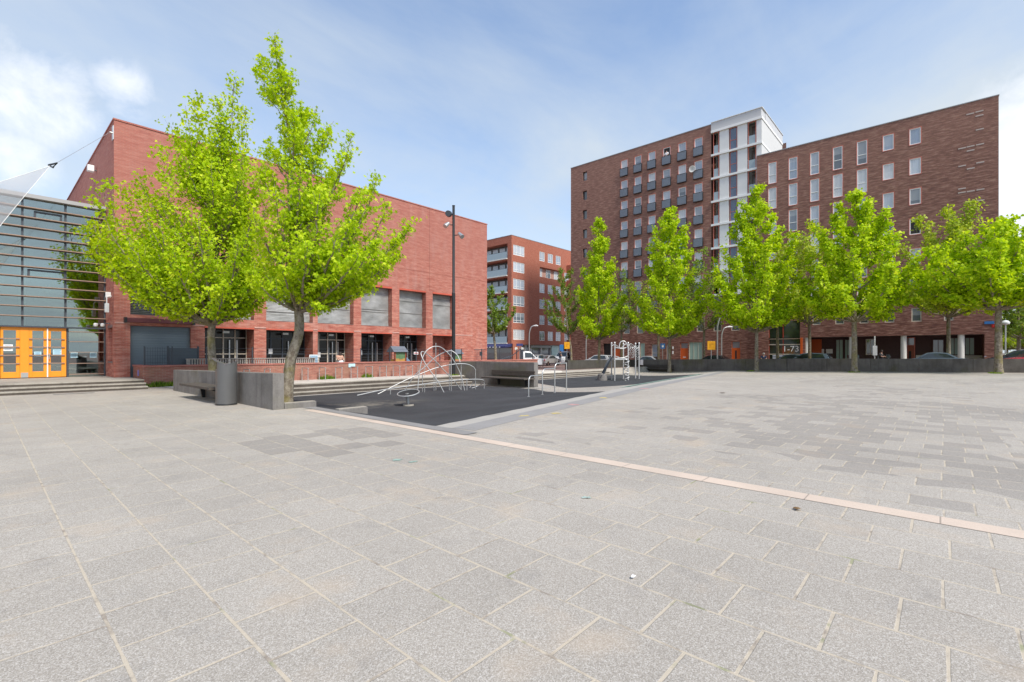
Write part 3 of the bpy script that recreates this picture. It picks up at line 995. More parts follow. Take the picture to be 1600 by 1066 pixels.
# ---- glazed entrance hall ---------------------------------------------
HYF, HX0 = 28.8, -22.0
HZ = 8.0
PZ = 0.36
F = Facade('y', HYF)
hall = empty('entrance_hall', (SX0, HYF, PZ), 'tall glazed hall with close horizontal louvres beside the school', 'entrance hall')
HO = (SX0, HYF, PZ)
mb = MB(); F.box(mb, HX0, SX0 - 0.01, HZ, HZ + 0.16, -0.18, 9.0); mb.build('roof', mat('grey roof edge', (0.36, 0.36, 0.36), .5), hall, org=HO)
doorx1 = F.u(104)
uR = SX0 - 0.012
g = MB(); F.box(g, doorx1, uR, PZ, HZ, 0.06, 0.08); F.box(g, HX0, doorx1, 2.56, HZ, 0.06, 0.08)
g.build('glazing', M_HALLGL, hall, org=HO)
mb = MB()
for px in (-140, -55, 35, 102.5): F.box(mb, F.u(px) - .035, F.u(px) + .035, 2.56, HZ, -0.005, 0.055)
F.box(mb, doorx1, doorx1 + .07, PZ, 2.56, -0.005, 0.055)
F.box(mb, uR - .05, uR, PZ, HZ, -0.003, 0.053)
F.box(mb, F.u(132), F.u(132) + .03, 2.56, HZ, 0.09, 0.15)
mb.build('mullion', M_DGREY, hall, org=HO)
z = HZ - 0.42
k = 0
while z > 2.62:
    mb = MB(); F.box(mb, HX0, uR, z, z + 0.035, -0.15, -0.01)
    mb.build('louvre', mat('bronze louvre', (0.34, 0.23, 0.17), 0.5, 0.2, var=.1), hall, org=HO)
    z -= 0.418
mb = MB()
for zz in (0.47, 0.95, 1.45, 1.92, 2.36):
    F.box(mb, doorx1 + .08, uR - .06, zz + PZ - .36, zz + .03 + PZ - .36, -0.12, -0.01)
mb.build('louvre', MATS['bronze louvre'], hall, org=HO)
mb = MB(); F.box(mb, HX0, uR, 2.52, 2.58, -0.13, 0.05); mb.build('door_head', M_DGREY, hall, org=HO)
# opening vents
for (p0, p1, zz) in ((53, 97, HZ - 0.86), (43, 103, HZ - 3.36)):
    window(F, F.u(p0), zz, F.u(p1) - F.u(p0), 0.36, hall, rec=0.02, frame=M_DGREY, pane=M_HALLGL, fw=0.07, name='vent_window')
# inside: floors, back wall, beams, hanging lamps
mb = MB(); F.box(mb, HX0, SX0 - .02, PZ, HZ, 8.9, 9.0); F.box(mb, HX0, HX0 + .1, PZ, HZ, .1, 8.9)
mb.build('inner_wall', mat('hall inner wall', (0.05, 0.065, 0.05), .8, var=.5, vscale=.6), hall, org=HO)
mb = MB()
for zz in (3.35, 5.9): F.box(mb, HX0 + .1, SX0 - .02, zz, zz + .25, 2.6, 8.9)
mb.build('inner_floor', mat('pale inner floor', (0.45, 0.48, 0.42), .7), hall, org=HO)
mb = MB()
for zz in (2.85, 3.75, 4.3): F.box(mb, F.u(57), F.u(140), zz, zz + .14, 1.2, 1.4)
for q in (-7, -4.5, -1.5, 1.2): F.box(mb, q, q + .22, PZ, HZ, 2.9, 3.1)
mb.build('inner_beam', mat('pale green beam', (0.40, 0.50, 0.38), .6), hall, org=HO)
for (px, py) in ((72, 453), (83, 447), (94, 441)):
    X, d = atY(px, HYF + 1.0)
    Z = zat(py, d)
    mb = MB(); mb.lathe((X, HYF + 1.0, Z - .17), [(.07, 0), (.13, .06), (.15, .18), (.10, .30), (.03, .36)], 16)
    l_ = mb.build('hanging_lamp', mat('yellow lamp shade', (0.85, 0.52, 0.10), .4), hall, org=HO, smooth=True)
    mb = MB(); mb.tube([(X - SX0, 1.0, Z - PZ + .15), (X - SX0, 1.0, 7.6)], .008, 5); mb.build('cable', M_BLACK, l_)
# orange doors
def door_leaf(p0, p1, g0, g1, hinge=None):
    a, b = F.u(p0), F.u(p1)
    ga, gb = F.u(g0), F.u(g1)
    z0, z1 = PZ + .03, 2.52
    gz0, gz1 = PZ + .28, 2.38
    mb = MB()
    F.box(mb, a, ga, z0, z1, -.02, .04); F.box(mb, gb, b, z0, z1, -.02, .04)
    F.box(mb, ga, gb, z0, gz0, -.02, .04); F.box(mb, ga, gb, gz1, z1, -.02, .04)
    o = mb.build('door', M_ORANGE, hall, org=HO, bevel=.006)
    g = MB(); F.box(g, ga - .01, gb + .01, gz0 - .01, gz1 + .01, .005, .02)
    g = g.build('pane', M_HALLGL, o); g.data.transform(Matrix.Translation(tuple(-v for v in HO)))
    s = MB()
    for k in range(1, 5):
        zz = gz0 + (gz1 - gz0) * k / 5
        F.box(s, ga - .10, gb + .10, zz - .02, zz + .02, -.07, -.021)
    s = s.build('slat', MATS['bronze louvre'], o); s.data.transform(Matrix.Translation(tuple(-v for v in HO)))
    return o
door_leaf(-30, 0.6, -24, -6)
door_leaf(1.2, 31, 5, 25)
door_leaf(45.4, 73, 50.5, 68)
door_leaf(75.2, 103.4, 79.3, 96)
door_leaf(-66, -36, -60, -42)
mb = MB(); F.box(mb, F.u(31.2), F.u(45.2), PZ + .03, 2.52, -.025, .03); F.box(mb, HX0, F.u(-66.4), PZ + .03, 2.52, -.025, .03)
F.box(mb, F.u(-35.6), F.u(-30.4), PZ + .03, 2.52, -.025, .03)
mb.build('door_panel', M_ORANGE, hall, org=HO)
mb = MB(); F.box(mb, F.u(73.1), F.u(75.1), PZ + .03, 2.5, -.06, .02); mb.build('door_astragal', M_WHITE, hall, org=HO)
mb = MB(); F.box(mb, F.u(32.5), F.u(44), PZ + .03, PZ + .24, -.04, -.026); mb.build('kick_plate', M_STEEL, hall, org=HO)
mb = MB(); F.box(mb, F.u(76), F.u(77.2), PZ + .8, PZ + 1.05, -.09, -.021); mb.build('door_handle', M_STEEL, hall, org=HO)
for (px, zc, w_, m__) in ((12.5, 1.52, .28, M_PAPER), (59, 1.28, .22, M_LBLUE), (90, 1.32, .3, M_LBLUE), (116, 1.22, .24, M_LBLUE), (146, 1.22, .24, M_LBLUE)):
    mb = MB(); u_ = F.u(px); F.box(mb, u_ - w_ / 2, u_ + w_ / 2, zc, zc + w_ * .95, -.004 if px < 104 else .045, .004 if px < 104 else .055)
    tg = mb.build('notice', m__, hall, org=HO)
    mb = MB()
    for q in range(4):
        zz = zc + w_ * (.75 - .18 * q)
        F.box(mb, u_ - w_ * .36, u_ + w_ * (.36 - .1 * (q % 2)), zz, zz + .012, -.010 if px < 104 else .038, -.005 if px < 104 else .044)
    p_ = mb.build('print', mat('blue print', (.12, .25, .4), .7), tg); p_.data.transform(Matrix.Translation(tuple(-v for v in HO)))
# hall bench seen through the low glass
t = empty('indoor_bench', (F.u(128), HYF + 1.0, PZ), 'pale green bench behind the low glass right of the orange doors', 'bench')
mb = MB(); mb.box(-.75, .75, -.2, .2, .32, .46); mb.build('seat', MATS['pale green beam'], t)
for q in (-.55, .45):
    mb = MB(); mb.box(q, q + .1, -.15, .15, 0, .32); mb.build('leg', MATS['pale green beam'], t)

# entrance platform and steps
def steps(name, x0, x1, y, z0, z1, n, tread, depth_back, org_label=None, top=M_STEP, riser=M_RISER, kind='structure'):
    mb = MB(); rb = MB()
    h = (z1 - z0) / n
    for k in range(n):
        ya = y + tread * k
        yb = y + tread * (k + 1) + (depth_back if k == n - 1 else 0.0) + 0.02
        zt = z0 + h * (k + 1)
        rb.box(x0, x1, ya + .012, yb, -0.8, zt - .045)
        mb.box(x0 - .002, x1 + .002, ya, yb, zt - .045, zt + .0005 * k)
    o = mb.build(name, top, None, org=(x0, y, z0)); tag(o, kind=kind)
    r = rb.build('step_riser', riser, None, org=(x0, y, z0)); tag(r, kind=kind)
    return o
steps('entrance_steps', HX0, 4.45, 23.35, 0, PZ, 3, 0.34, 6.4)
mb = MB(); mb.box(HX0, SX0 - .01, HYF - .2, HYF + 9, 0, PZ - .002); tag(mb.build('hall_floor', M_STEP), kind='structure')

# ---- brown brick apartment block with white tower ------------------------
AX = 61.0
F = Facade('x', AX)
apt = empty('apartment_building', (AX, 30, 0), 'tall brown brick apartment block with rows of narrow balcony doors and a white clad tower', 'apartment building')
AO = (AX, 30, 0)
aL, aR = F.u(892), F.u(1111.5)         # left end (large Y) and junction with the tower
AH = 29.9
colpx = [(971, 980), (992.3, 1001.4), (1013.7, 1023.5), (1037, 1046.4), (1060.8, 1071), (1086, 1096.5)]
WW = 1.02
cols = [(F.u(a) + F.u(b)) / 2 for a, b in colpx]
tops = [28.75 - 2.9 * k for k in range(9)]
holes = []
items = []
for c in cols:
    for k in range(7):
        holes.append((c - WW / 2, c + WW / 2, tops[k] - 2.25, tops[k], .18)); items.append(('tall', c, tops[k], k))
lc = (F.u(910.5) + F.u(917)) / 2
for k in range(7):
    holes.append((lc - .38, lc + .38, tops[k] - 1.35, tops[k], .35)); items.append(('slot', lc, tops[k], k))
small = [958.5, 979, 1000, 1022.5, 1043.5, 1069.5, 1094.5, 1121, 1149, 1177]
for p in small:
    u_ = F.u(p)
    for k in (7, 8):
        if p == 1177 and k == 8: continue
        w_ = .95
        holes.append((u_ - w_ / 2, u_ + w_ / 2, tops[k] - 1.45, tops[k], .15)); items.append(('small', u_, tops[k], k))
# ground floor openings: (px0, px1, z0, z1, type)
gf = [(942.5, 954, -.2, 2.75, 'dark'), (959.5, 969, -.2, 2.3, 'door'), (992, 999.5, -.2, 2.75, 'dark'), (1000, 1007.5, -.2, 2.75, 'frost'),
      (1018, 1027.5, 0.4, 2.6, 'win'), (1041, 1047, 0.4, 2.6, 'win'), (1063, 1075, -.2, 2.75, 'door'), (1076.5, 1097.5, -.2, 2.8, 'frost'), (1143, 1156.5, -.2, 2.85, 'door')]
G0 = []
for a, b, z0, z1, ty in gf:
    ua, ub = F.u(b), F.u(a)
    holes.append((ua, ub, z0, z1, .3)); G0.append((ua, ub, z0, z1, ty))
tR = F.u(1190)
mb = MB()
F.wall(mb, aR, aL, -1, AH, [h for h in holes if h[0] > aR])
F.wall(mb, tR, aR, -1, 10.3, [h for h in holes if h[0] < aR])
mb.quad((AX, aL, -1), (AX + 12, aL, -1), (AX + 12, aL, AH), (AX, aL, AH))
mb.quad((AX + 12, aL, -1), (AX + 12, tR, -1), (AX + 12, tR, AH), (AX + 12, aL, AH))
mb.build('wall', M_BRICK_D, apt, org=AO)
mb = MB(); F.box(mb, aR + .02, aL + .04, AH, AH + .08, -.04, .3); mb.box(AX + .3, AX + 12, aL - .26, aL + .04, AH, AH + .08); mb.build('coping', mat('grey coping', (.3, .3, .31), .5), apt, org=AO)
mb = MB(); mb.box(AX + .3, AX + 11.9, aR, aL - .3, AH - .4, AH - .3); mb.build('roof', M_ROOFD, apt, org=AO)
railproto = None
for ty, u_, zt, k in items:
    if ty == 'tall':
        openw = (abs(u_ - cols[3]) < .1 and k == 0)
        w = window(F, u_ - WW / 2 + .002, zt - 2.248, WW - .004, 2.246, apt, rec=.1, frame=M_WHITE, pane=(M_DARK if openw else M_PANE), bars=(1.15,), fw=.10, name='balcony_door', outer=M_REDFR)
        # french balcony: rail, bars and a grey screen
        if railproto is None:
            L = Facade('x', 0.0)
            mb = MB()
            L.box(mb, -.10, WW + .10, -.10, -.04, -.34, -.14)
            L.box(mb, -.10, WW + .10, 1.0, 1.05, -.34, -.28)
            for q in range(15):
                uu = -.09 + (WW + .16) * q / 14
                L.box(mb, uu, uu + .012, -.04, 1.0, -.325, -.305)
            for uu in (-.10, WW + .06):
                for q in range(3): L.box(mb, uu, uu + .03, -.04, 1.0, -.30 + .07 * q, -.285 + .07 * q)
                L.box(mb, uu, uu + .03, 1.0, 1.04, -.28, -.11)
            railproto = mb.build('balcony_rail', M_BLACK, w)
            mb = MB(); L.box(mb, -.05, WW + .05, 0, .98, -.30, -.295)
            sc = mb.build('rail_screen', mat('grey mesh screen', (.36, .40, .46), .3, spec=.8), w)
        for ch in (): pass
    elif ty == 'slot':
        window(F, u_ - .378, zt - 1.348, .756, 1.346, apt, rec=.28, frame=M_DGREY, pane=M_PANED, fw=.05)
    else:
        window(F, u_ - .473, zt - 1.448, .946, 1.446, apt, rec=.08, frame=M_CREAM, pane=M_PANED, fw=.07)
for ua, ub, z0, z1, ty in G0:
    w_, h_ = ub - ua - .004, z1 - z0 - .004
    if ty == 'door':
        o = window(F, ua + .002, z0 + .002, w_, h_, apt, rec=.12, frame=M_ORANGED, pane=M_PANED, fw=.06, name='door_frame')
        mb = MB(); L = Facade('x', 0.0); L.box(mb, .06, w_ - .06, .06, 2.2, -.01, .06)
        dd = mb.build('door', M_ORANGED, o)
        mb = MB(); L.box(mb, w_ * .42, w_ * .62, .9, 1.9, -.018, -.011) if ua < F.u(1120) else L.box(mb, w_ * .3, w_ * .7, 1.0, 1.1, -.018, -.011)
        mb.build('letter_plate' if ua >= F.u(1120) else 'door_window', M_PAPER if ua >= F.u(1120) else M_DARK, o)
    elif ty == 'frost':
        window(F, ua + .002, z0 + .002, w_, h_, apt, rec=.1, frame=M_CREAM, pane=M_PANEG, mull=(w_ * .33, w_ * .66) if w_ > 1.5 else (), fw=.05)
    elif ty == 'dark':
        mb = MB(); F.box(mb, ua, ub, z0, z1, .28, .31); mb.build('passage', M_DARK, apt, org=AO)
    else:
        window(F, ua + .002, z0 + .002, w_, h_, apt, rec=.14, frame=M_CREAM, pane=M_PANE, bars=(h_ * .45,), fw=.06)
# rendered panel round the last door and number plates
mb = MB(); F.box(mb, F.u(1052.5), F.u(1050.5), 1.9, 2.25, -.05, -.001); F.box(mb, F.u(1052.5), F.u(1050.5), 1.25, 1.65, -.05, -.001); mb.build('mailbox', M_WHITE, apt, org=AO)

# white tower
tower = MB()
TZ0 = 10.3
tb = MB(); tw = MB()
L_, R_ = aR, tR     # L_ > R_
def tu(px): return F.u(px)
bands_z = [AH - .95 - 2.9 * k for k in range(7)]
vis = [(1114.5, 1123.5, 'bal'), (1124.3, 1138.7, 'white'), (1140, 1151.5, 'win'), (1152.3, 1167.7, 'white'), (1169, 1181.5, 'bal'), (1182, 1190, 'white')]
mb = MB(); F.box(mb, R_, L_, AH - .85, AH + .15, -.12, 1.5); mb.box(AX + 1.5, AX + 9.7, R_ - .06, R_ + .5, AH - .85, AH + .15)
mb.box(AX + 1.5, AX + 9.7, R_ + .5, L_, AH - .1, AH + .02)
mb.build('tower_fascia', mat('grey fascia', (.55, .55, .55), .5), apt, org=AO)
mb = MB(); F.box(mb, R_ - .09, L_, AH - 1.13, AH - .85, -.2, .4)
for k in range(0, 7):
    zb = AH - 1.13 - 2.9 * (k + 1) + .0
    F.box(mb, R_ - .07 if k < 2 else R_, L_, zb, zb + .24, -.17, .4)
    if k < 2: mb.box(AX + .4, AX + 9.7, R_ - .07, R_ + .1, zb, zb + .24)
mb.box(AX + .4, AX + 9.7, R_ - .09, R_ + .1, AH - 1.13, AH - .85)
mb.box(AX - .2, AX + 9.75, R_ - .14, R_ + .3, AH + .15, AH + .21); F.box(mb, R_ + .3, L_, AH + .15, AH + .21, -.2, .4)
mb.build('tower_band', M_WHITE, apt, org=AO)
mb = MB()
mb.box(AX + .02, AX + 9.7, R_ - .02, R_ + .25, TZ0, AH - .856)
mb.build('tower_side', M_SIDEW, apt, org=AO)
mb = MB(); mb.box(AX + 1.6, AX + 9.7, R_ + .25, L_, TZ0, AH - .86); mb.build('tower_core', M_OFFW, apt, org=AO)
for k in range(7):
    zt = AH - 1.13 - 2.9 * k
    zb = zt - 2.66
    for (p0, p1, ty) in vis:
        ua, ub = tu(p1), tu(p0)
        if ty == 'white':
            mb = MB(); F.box(mb, ua, ub, zb, zt, -.02, .35)
            w_ = mb.build('tower_panel', M_PANELW, apt, org=AO)
        elif ty == 'win':
            window(F, ua, zb, ub - ua, zt - zb, apt, rec=.1, frame=M_REDFR, pane=mat('blue sky pane', (0.10, 0.135, 0.21), .1, spec=.8, var=.3), bars=(1.15,), fw=.06)
            mb = MB(); F.box(mb, ua, ub, zb, zt, .2, .35); mb.build('tower_infill', M_OFFW, apt, org=AO)
        else:
            mb = MB()
            F.box(mb, ua, ua + .06, zb, zt, -.03, .1); F.box(mb, ub - .06, ub, zb, zt, -.03, .1); F.box(mb, ua + .06, ub - .06, zt - .06, zt, -.025, .1)
            lg = mb.build('loggia', M_REDFR, apt, org=AO)
            mb = MB(); F.box(mb, ua + .06, ub - .06, zb, zb + 1.05, .0, .02); gl = mb.build('loggia_glass', M_BALGL, lg)
            gl.data.transform(Matrix.Translation(tuple(-v for v in AO)))
            mb = MB(); F.box(mb, ua + .062, ub - .062, zb, zt - .06, 1.35, 1.45); bk = mb.build('loggia_back', mat('loggia wall', (.28, .24, .22), .8), lg)
            bk.data.transform(Matrix.Translation(tuple(-v for v in AO)))
            mb = MB(); F.box(mb, ua + .25 * (ub - ua), ua + .68 * (ub - ua), zb, zb + 2.15, 1.28, 1.34); bk = mb.build('loggia_door', M_PANED, lg)
            bk.data.transform(Matrix.Translation(tuple(-v for v in AO)))
# lift house on the roof
mb = MB(); mb.box(AX + 6.9, AX + 7.3, R_ + .9, R_ + 1.3, AH, AH + 1.0); mb.build('chimney', M_DGREY, apt, org=AO)

# attach a french balcony to every balcony door
doors = [o for o in apt.children if o.name.startswith('balcony_door')]
rp = [c for c in WCACHE[[k for k in WCACHE if k[8] == 'balcony_door' and k[4] == 'window pane'][0]].children if c.name.startswith(('balcony_rail', 'rail_screen'))]
for dr in doors:
    if not any(c.name.startswith('balcony_rail') for c in dr.children):
        for c in rp:
            q = c.copy(); COL.objects.link(q); q.parent = dr

# ---- lower brown block to the right -------------------------------------
BX = 60.7
F = Facade('x', BX)
bL, bR = F.u(1182.5), F.u(1560.5)
BH = 24.4
BO = (BX, 0, 0)
apt2 = empty('apartment_building', BO, 'brown brick block with red framed windows over a colonnade, right of the white tower', 'apartment building')
bc = [(1200.5, 1213.3, 0), (1232.5, 1246, 0), (1266, 1280, 0), (1301.5, 1316.5, 0), (1339, 1355, 0), (1379.5, 1396.5, 1), (1421, 1439, 1)]
btop = [23.25 - 2.92 * k for k in range(6)]
holes = []; items = []
for a, b, sh in bc:
    ua, ub = F.u(b), F.u(a)
    for k, zt in enumerate(btop):
        h_ = 1.56 if sh else 2.4
        holes.append((ua, ub, zt - h_, zt, .12)); items.append((ua, ub, zt, h_, sh, k))
ent = (F.u(1250), F.u(1201), -.2, 5.0)
holes.append((*ent, 1.2))
fl = [(1269.5, 1282), (1305, 1319), (1343, 1357), (1382.3, 1397.5), (1424, 1440), (1475, 1490)]
for a, b in fl:
    ua, ub = F.u(b), F.u(a)
    holes.append((ua, ub, 4.45, 5.80, .12)); items.append((ua, ub, 5.80, 1.35, 2, 9))
mb = MB()
AZ = 3.12
F.wall(mb, bR, bL, AZ, BH, [(h[0], h[1], max(h[2], AZ), h[3], h[4]) for h in holes])
sx = F.u(1258)
F.wall(mb, sx, bL, -1, AZ, [(ent[0], ent[1], -.2, AZ, 1.2)])
F.wall(mb, bR, bR + .9, -1, AZ, [])
mb.quad((BX, bR + .9, -1), (BX + 3, bR + .9, -1), (BX + 3, bR + .9, AZ), (BX, bR + .9, AZ))
mb.quad((BX, bR, -1), (BX + 12, bR, -1), (BX + 12, bR, BH), (BX, bR, BH))
mb.quad((BX, bL, -1), (BX + 12, bL, -1), (BX + 12, bL, BH), (BX, bL, BH))
mb.quad((BX, sx, -1), (BX + 3, sx, -1), (BX + 3, sx, AZ), (BX, sx, AZ))
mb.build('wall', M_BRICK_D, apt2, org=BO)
mb = MB(); F.box(mb, bR - .04, bL - .01, BH, BH + .08, -.04, .3); mb.build('coping', MATS['grey coping'], apt2, org=BO)
mb = MB(); mb.box(BX + .3, BX + 11.9, bR + .3, bL - .3, BH - .4, BH - .3); mb.build('roof', M_ROOFD, apt2, org=BO)
for ua, ub, zt, h_, sh, k in items:
    w_ = round(ub - ua - .004, 3)
    opened = (sh == 1 and k == 3 and ub < F.u(1415))
    if sh == 2: window(F, ua + .002, zt - h_ + .002, w_, h_ - .004, apt2, rec=.08, frame=M_CREAM, pane=M_PANED, fw=.08)
    else: window(F, ua + .002, zt - h_ + .002, w_, h_ - .004, apt2, rec=.05, frame=M_WHITE, pane=M_DARK if opened else M_PANE, bars=() if sh else (.98,), fw=.085, outer=M_REDFR)
# pale glazed bricks scattered at the upper right
mb = MB()
for (x, y) in ((1280, 145), (1335, 130), (1335, 155), (1337, 237), (1231, 350), (1282, 338), (1282, 363), (1339, 326), (1232, 455), (1283, 470), (1340, 434), (1231, 590), (1230, 613), (1283, 605), (1341, 595), (1286, 669), (1341, 660)):
    px, py = 1180 + x / 3.81, 140 + y / 3.81
    u_, z_ = F.u(px), F.z(px, py)
    mb = MB()
    F.box(mb, u_ - .26, u_ + .26, z_ - .055, z_ + .055, -.02, .02)
    mb.build('pale_brick_inlay', mat('pale glazed brick', (.46, .38, .34), .5), apt2, org=BO)

# recessed colonnade
mb = MB()
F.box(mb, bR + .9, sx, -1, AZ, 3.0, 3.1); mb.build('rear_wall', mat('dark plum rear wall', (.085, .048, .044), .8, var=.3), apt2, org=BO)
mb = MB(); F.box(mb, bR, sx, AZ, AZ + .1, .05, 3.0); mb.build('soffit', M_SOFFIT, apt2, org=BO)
for (a, b) in ((1256, 1262.5), (1328, 1332.5), (1408, 1415.5), (1498, 1506)):
    uc = (F.u(a) + F.u(b)) / 2
    mb = MB(); mb.lathe((BX + .32, uc, -.8), [(.24, 0), (.24, AZ + .8)], 24); mb.build('column', M_OFFW, apt2, org=BO, smooth=True)
R = Facade('x', BX + 2.98)
mb = MB(); R.box(mb, R.u(1556), R.u(1431), -.8, 1.18, -.14, 0); mb.build('plinth', M_OFFW, apt2, org=BO)
def graf():
    mb = MB()
    rr = random.Random(5)
    for c0, n in ((R.u(1450), 5), (R.u(1517), 4), (R.u(1530), 7)):
        for q in range(n):
            u0 = c0 - q * .16
            pts = [R.P(u0 - rr.uniform(0, .14), .68 + rr.uniform(-.07, .16), -.146) for _ in range(5)]
            mb.tube(smooth_path(pts, 3), .012, 4)
    mb.build('graffiti', M_BLACK, apt2, org=BO)
graf()
for (a, b, m__, z1) in ((1268, 1284, M_ORANGED, 2.95), (1306, 1318, M_PANEG, 2.9), (1320, 1328, M_PANEG, 2.9), (1353, 1367, M_PANED, 2.9), (1457, 1475, M_PANED, 2.75), (1484, 1498, M_PANEG, 2.9), (1507, 1523, M_PANEG, 2.9)):
    ua, ub = R.u(b), R.u(a)
    z0 = 1.2 if a > 1430 or a == 1353 else -.1
    if m__ is M_ORANGED:
        mb = MB(); R.box(mb, ua, ub, -.2, z1, -.1, 0); mb.build('orange_panel', M_ORANGED, apt2, org=BO)
    else:
        window(R, ua, z0, ub - ua, z1 - z0, apt2, rec=-.1 if a < 1430 else -.16, frame=mat('plum frame', (.10, .05, .045), .5) if a != 1353 else M_CREAM, pane=m__, fw=.06, mull=((ub - ua) / 2,))
ua, ub = R.u(1430), R.u(1416)
o = window(R, ua, -.1, ub - ua, 3.1, apt2, rec=-.1, frame=M_REDFR, pane=M_PANED, fw=.08, bars=(2.3,), name='door_frame')
L = Facade('x', 0.0)
mb = MB(); L.box(mb, .08, ub - ua - .08, .02, 2.26, -.02, .05); mb.build('door', mat('rust brown door', (.30, .07, .03), .5), o)
mb = MB(); L.box(mb, .3, .5, .8, 1.7, -.028, -.021); mb.build('door_window', M_DARK, o)
mb = MB()
for px in (1285, 1293.5, 1298.5): R.box(mb, R.u(px + 2.6), R.u(px - 2.6), 1.35, 1.85, -.06, -.001)
mb.build('notice', M_PAPER, apt2, org=BO)
# main entrance: big dark glazing, salmon mullions, white number, orange jamb, striped rack
E = Facade('x', BX + .22)
ea, eb = ent[0], ent[1]
mb = MB(); E.box(mb, ea + .002, eb - .002, -.2, 5.0, .0, .04); sf = mb.build('entrance_glazing', mat('dark reflective glazing', (.03, .045, .03), .05, spec=.8, var=.5, vscale=.5), apt2, org=BO)
mb = MB()
for zz in (2.30, 2.95): E.box(mb, ea + .002, eb - .002, zz, zz + .10, -.08, -.002)
E.box(mb, ea + .002, eb - .002, 1.22, 1.30, -.08, -.002)
mb.build('transom', M_CREAM, apt2, org=BO)
mb = MB()
for px in (1202.5, 1224.5): E.box(mb, E.u(px), E.u(px) + .09, -.2, 4.99, -.06, -.003)
mb.build('mullion', mat('dark red mullion', (.38, .05, .03), .5), apt2, org=BO)
mb = MB(); F.box(mb, F.u(1254.2), F.u(1250.6), -.6, AZ - .03, -.06, -.001); mb.build('orange_jamb', M_ORANGED, apt2, org=BO)
mb = MB()
for q in range(4):
    E.box(mb, ea + 1.0, eb - .4, .28 + q * .24, .42 + q * .24, -.2, -.15)
E.box(mb, ea + .3, ea + 1.3, .2, 1.05, -.205, -.20)
mb.build('striped_screen', mat('pale blue white slats', (.55, .60, .68), .5), apt2, org=BO)

def text(name, body, size, m, parent, loc, rot, extr=.01, org=(0, 0, 0), sub=None):
    cu = bpy.data.curves.new(name, 'FONT')
    cu.body = body; cu.size = size; cu.extrude = extr; cu.align_x = 'CENTER'; cu.align_y = 'CENTER'
    ob = bpy.data.objects.new('tmp', cu)
    COL.objects.link(ob)
    bpy.context.view_layer.update()
    me = bpy.data.meshes.new_from_object(ob.evaluated_get(bpy.context.evaluated_depsgraph_get()))
    bpy.data.objects.remove(ob); bpy.data.curves.remove(cu)
    me.materials.clear(); me.materials.append(m)
    me.name = name
    o = bpy.data.objects.new(name, me); COL.objects.link(o)
    o.parent = parent
    o.location = Vector(loc) - Vector(org); o.rotation_euler = rot
    return o
RX = (math.radians(90), 0, math.radians(-90))     # text readable by someone looking along +X
RY = (math.radians(90), 0, 0)                     # ... looking along +Y
text('house_number', '1-73', .92, M_WHITE, apt2, E.P(E.u(1236), 1.83, -.12), RX, org=BO)
# blue street name plate on the corner
mb = MB(); F.box(mb, F.u(1553.5), F.u(1538), 4.02, 4.26, -.05, -.001); sp = mb.build('street_nameplate', M_BLUE, apt2, org=BO)
mb = MB(); F.box(mb, F.u(1555), F.u(1549.5), 3.70, 3.98, -.05, -.001); mb.build('red_nameplate', M_TAIL, apt2, org=BO)

# ---- orange brick apartment block in the gap --------------------------------
MX, MY = 60.3, 54.2
MH = 21.4
MO = (MX, MY, 0)
apt3 = empty('apartment_building', MO, 'orange brick corner flats with glass balconies, in the gap between school and brown block', 'apartment building')
F = Facade('y', MY); G = Facade('x', MX)
rows = [19.9 - 2.9 * k for k in range(6)]
holes = []
wl = []
ua, ub = F.u(802), F.u(819.4)
for zt in rows: holes.append((ua, ub, zt - 1.75, zt, .15)); wl.append((ua, ub, zt, 1.75, 'w'))
nar = [(843, 851), (856, 864), (868.5, 876), (882, 889.5)]
for i, (a, b) in enumerate(nar):
    for k, zt in enumerate(rows):
        if k == 1 and i < 3: continue
        if i == 3 and k == 0: continue
        holes.append((F.u(a), F.u(b), zt - 1.75, zt - .05, .15)); wl.append((F.u(a), F.u(b), zt - .05, 1.70, 'n'))
# a long recessed band in the second row
ra, rb = F.u(843.5), F.u(879)
holes.append((ra, rb, rows[1] - 1.75, rows[1] + .05, .6))
sh0, sh1 = F.u(815), F.u(888)
holes.append((sh0, sh1, -.3, 2.85, 1.0))
X2 = 100
mb = MB(); F.wall(mb, MX, X2, -1, MH, holes)
byy = [(G.u(762) * 1.0, 0)]
g0, g1 = G.u(793), G.u(757)
hb = []
for k, zt in enumerate(rows):
    hb.append((g0, g1 + 6, zt - 2.3, zt + .25, 1.5))
hb.append((g0 - 1.2, g1 + 6, -.3, 2.9, 1.0))
G.wall(mb, MY, MY + 22, -1, MH, hb)
mb.build('wall', M_BRICK_M, apt3, org=MO)
mb = MB(); F.box(mb, MX - .03, X2, MH, MH + .07, -.03, .3); G.box(mb, MY + .3, MY + 22, MH, MH + .07, -.03, .3); mb.build('coping', MATS['grey coping'], apt3, org=MO)
mb = MB()
for q in (3.2, 4.6, 7.2): mb.box(MX + 1.2, MX + 1.5, MY + q, MY + q + .35, MH, MH + .5)
mb.build('chimney', M_DGREY, apt3, org=MO)
mb = MB(); mb.box(MX + .3, X2, MY + .3, MY + 21.9, MH - .4, MH - .3); mb.build('roof', M_ROOFD, apt3, org=MO)
for a, b, zt, h_, ty in wl:
    w_ = round(b - a - .004, 3)
    window(F, a + .002, zt - h_ + .002, w_, h_ - .004, apt3, rec=.06, frame=M_WHITE, pane=M_PANE, fw=.09, mull=(w_ * .3, w_ * .66) if ty == 'w' else (w_ * .5,), bars=(.42,))
mb = MB(); F.box(mb, ra, rb, rows[1] - 1.75, rows[1] + .05, .6, .65); mb.build('recess_wall', mat('pale salmon render', (.55, .32, .25), .8), apt3, org=MO)
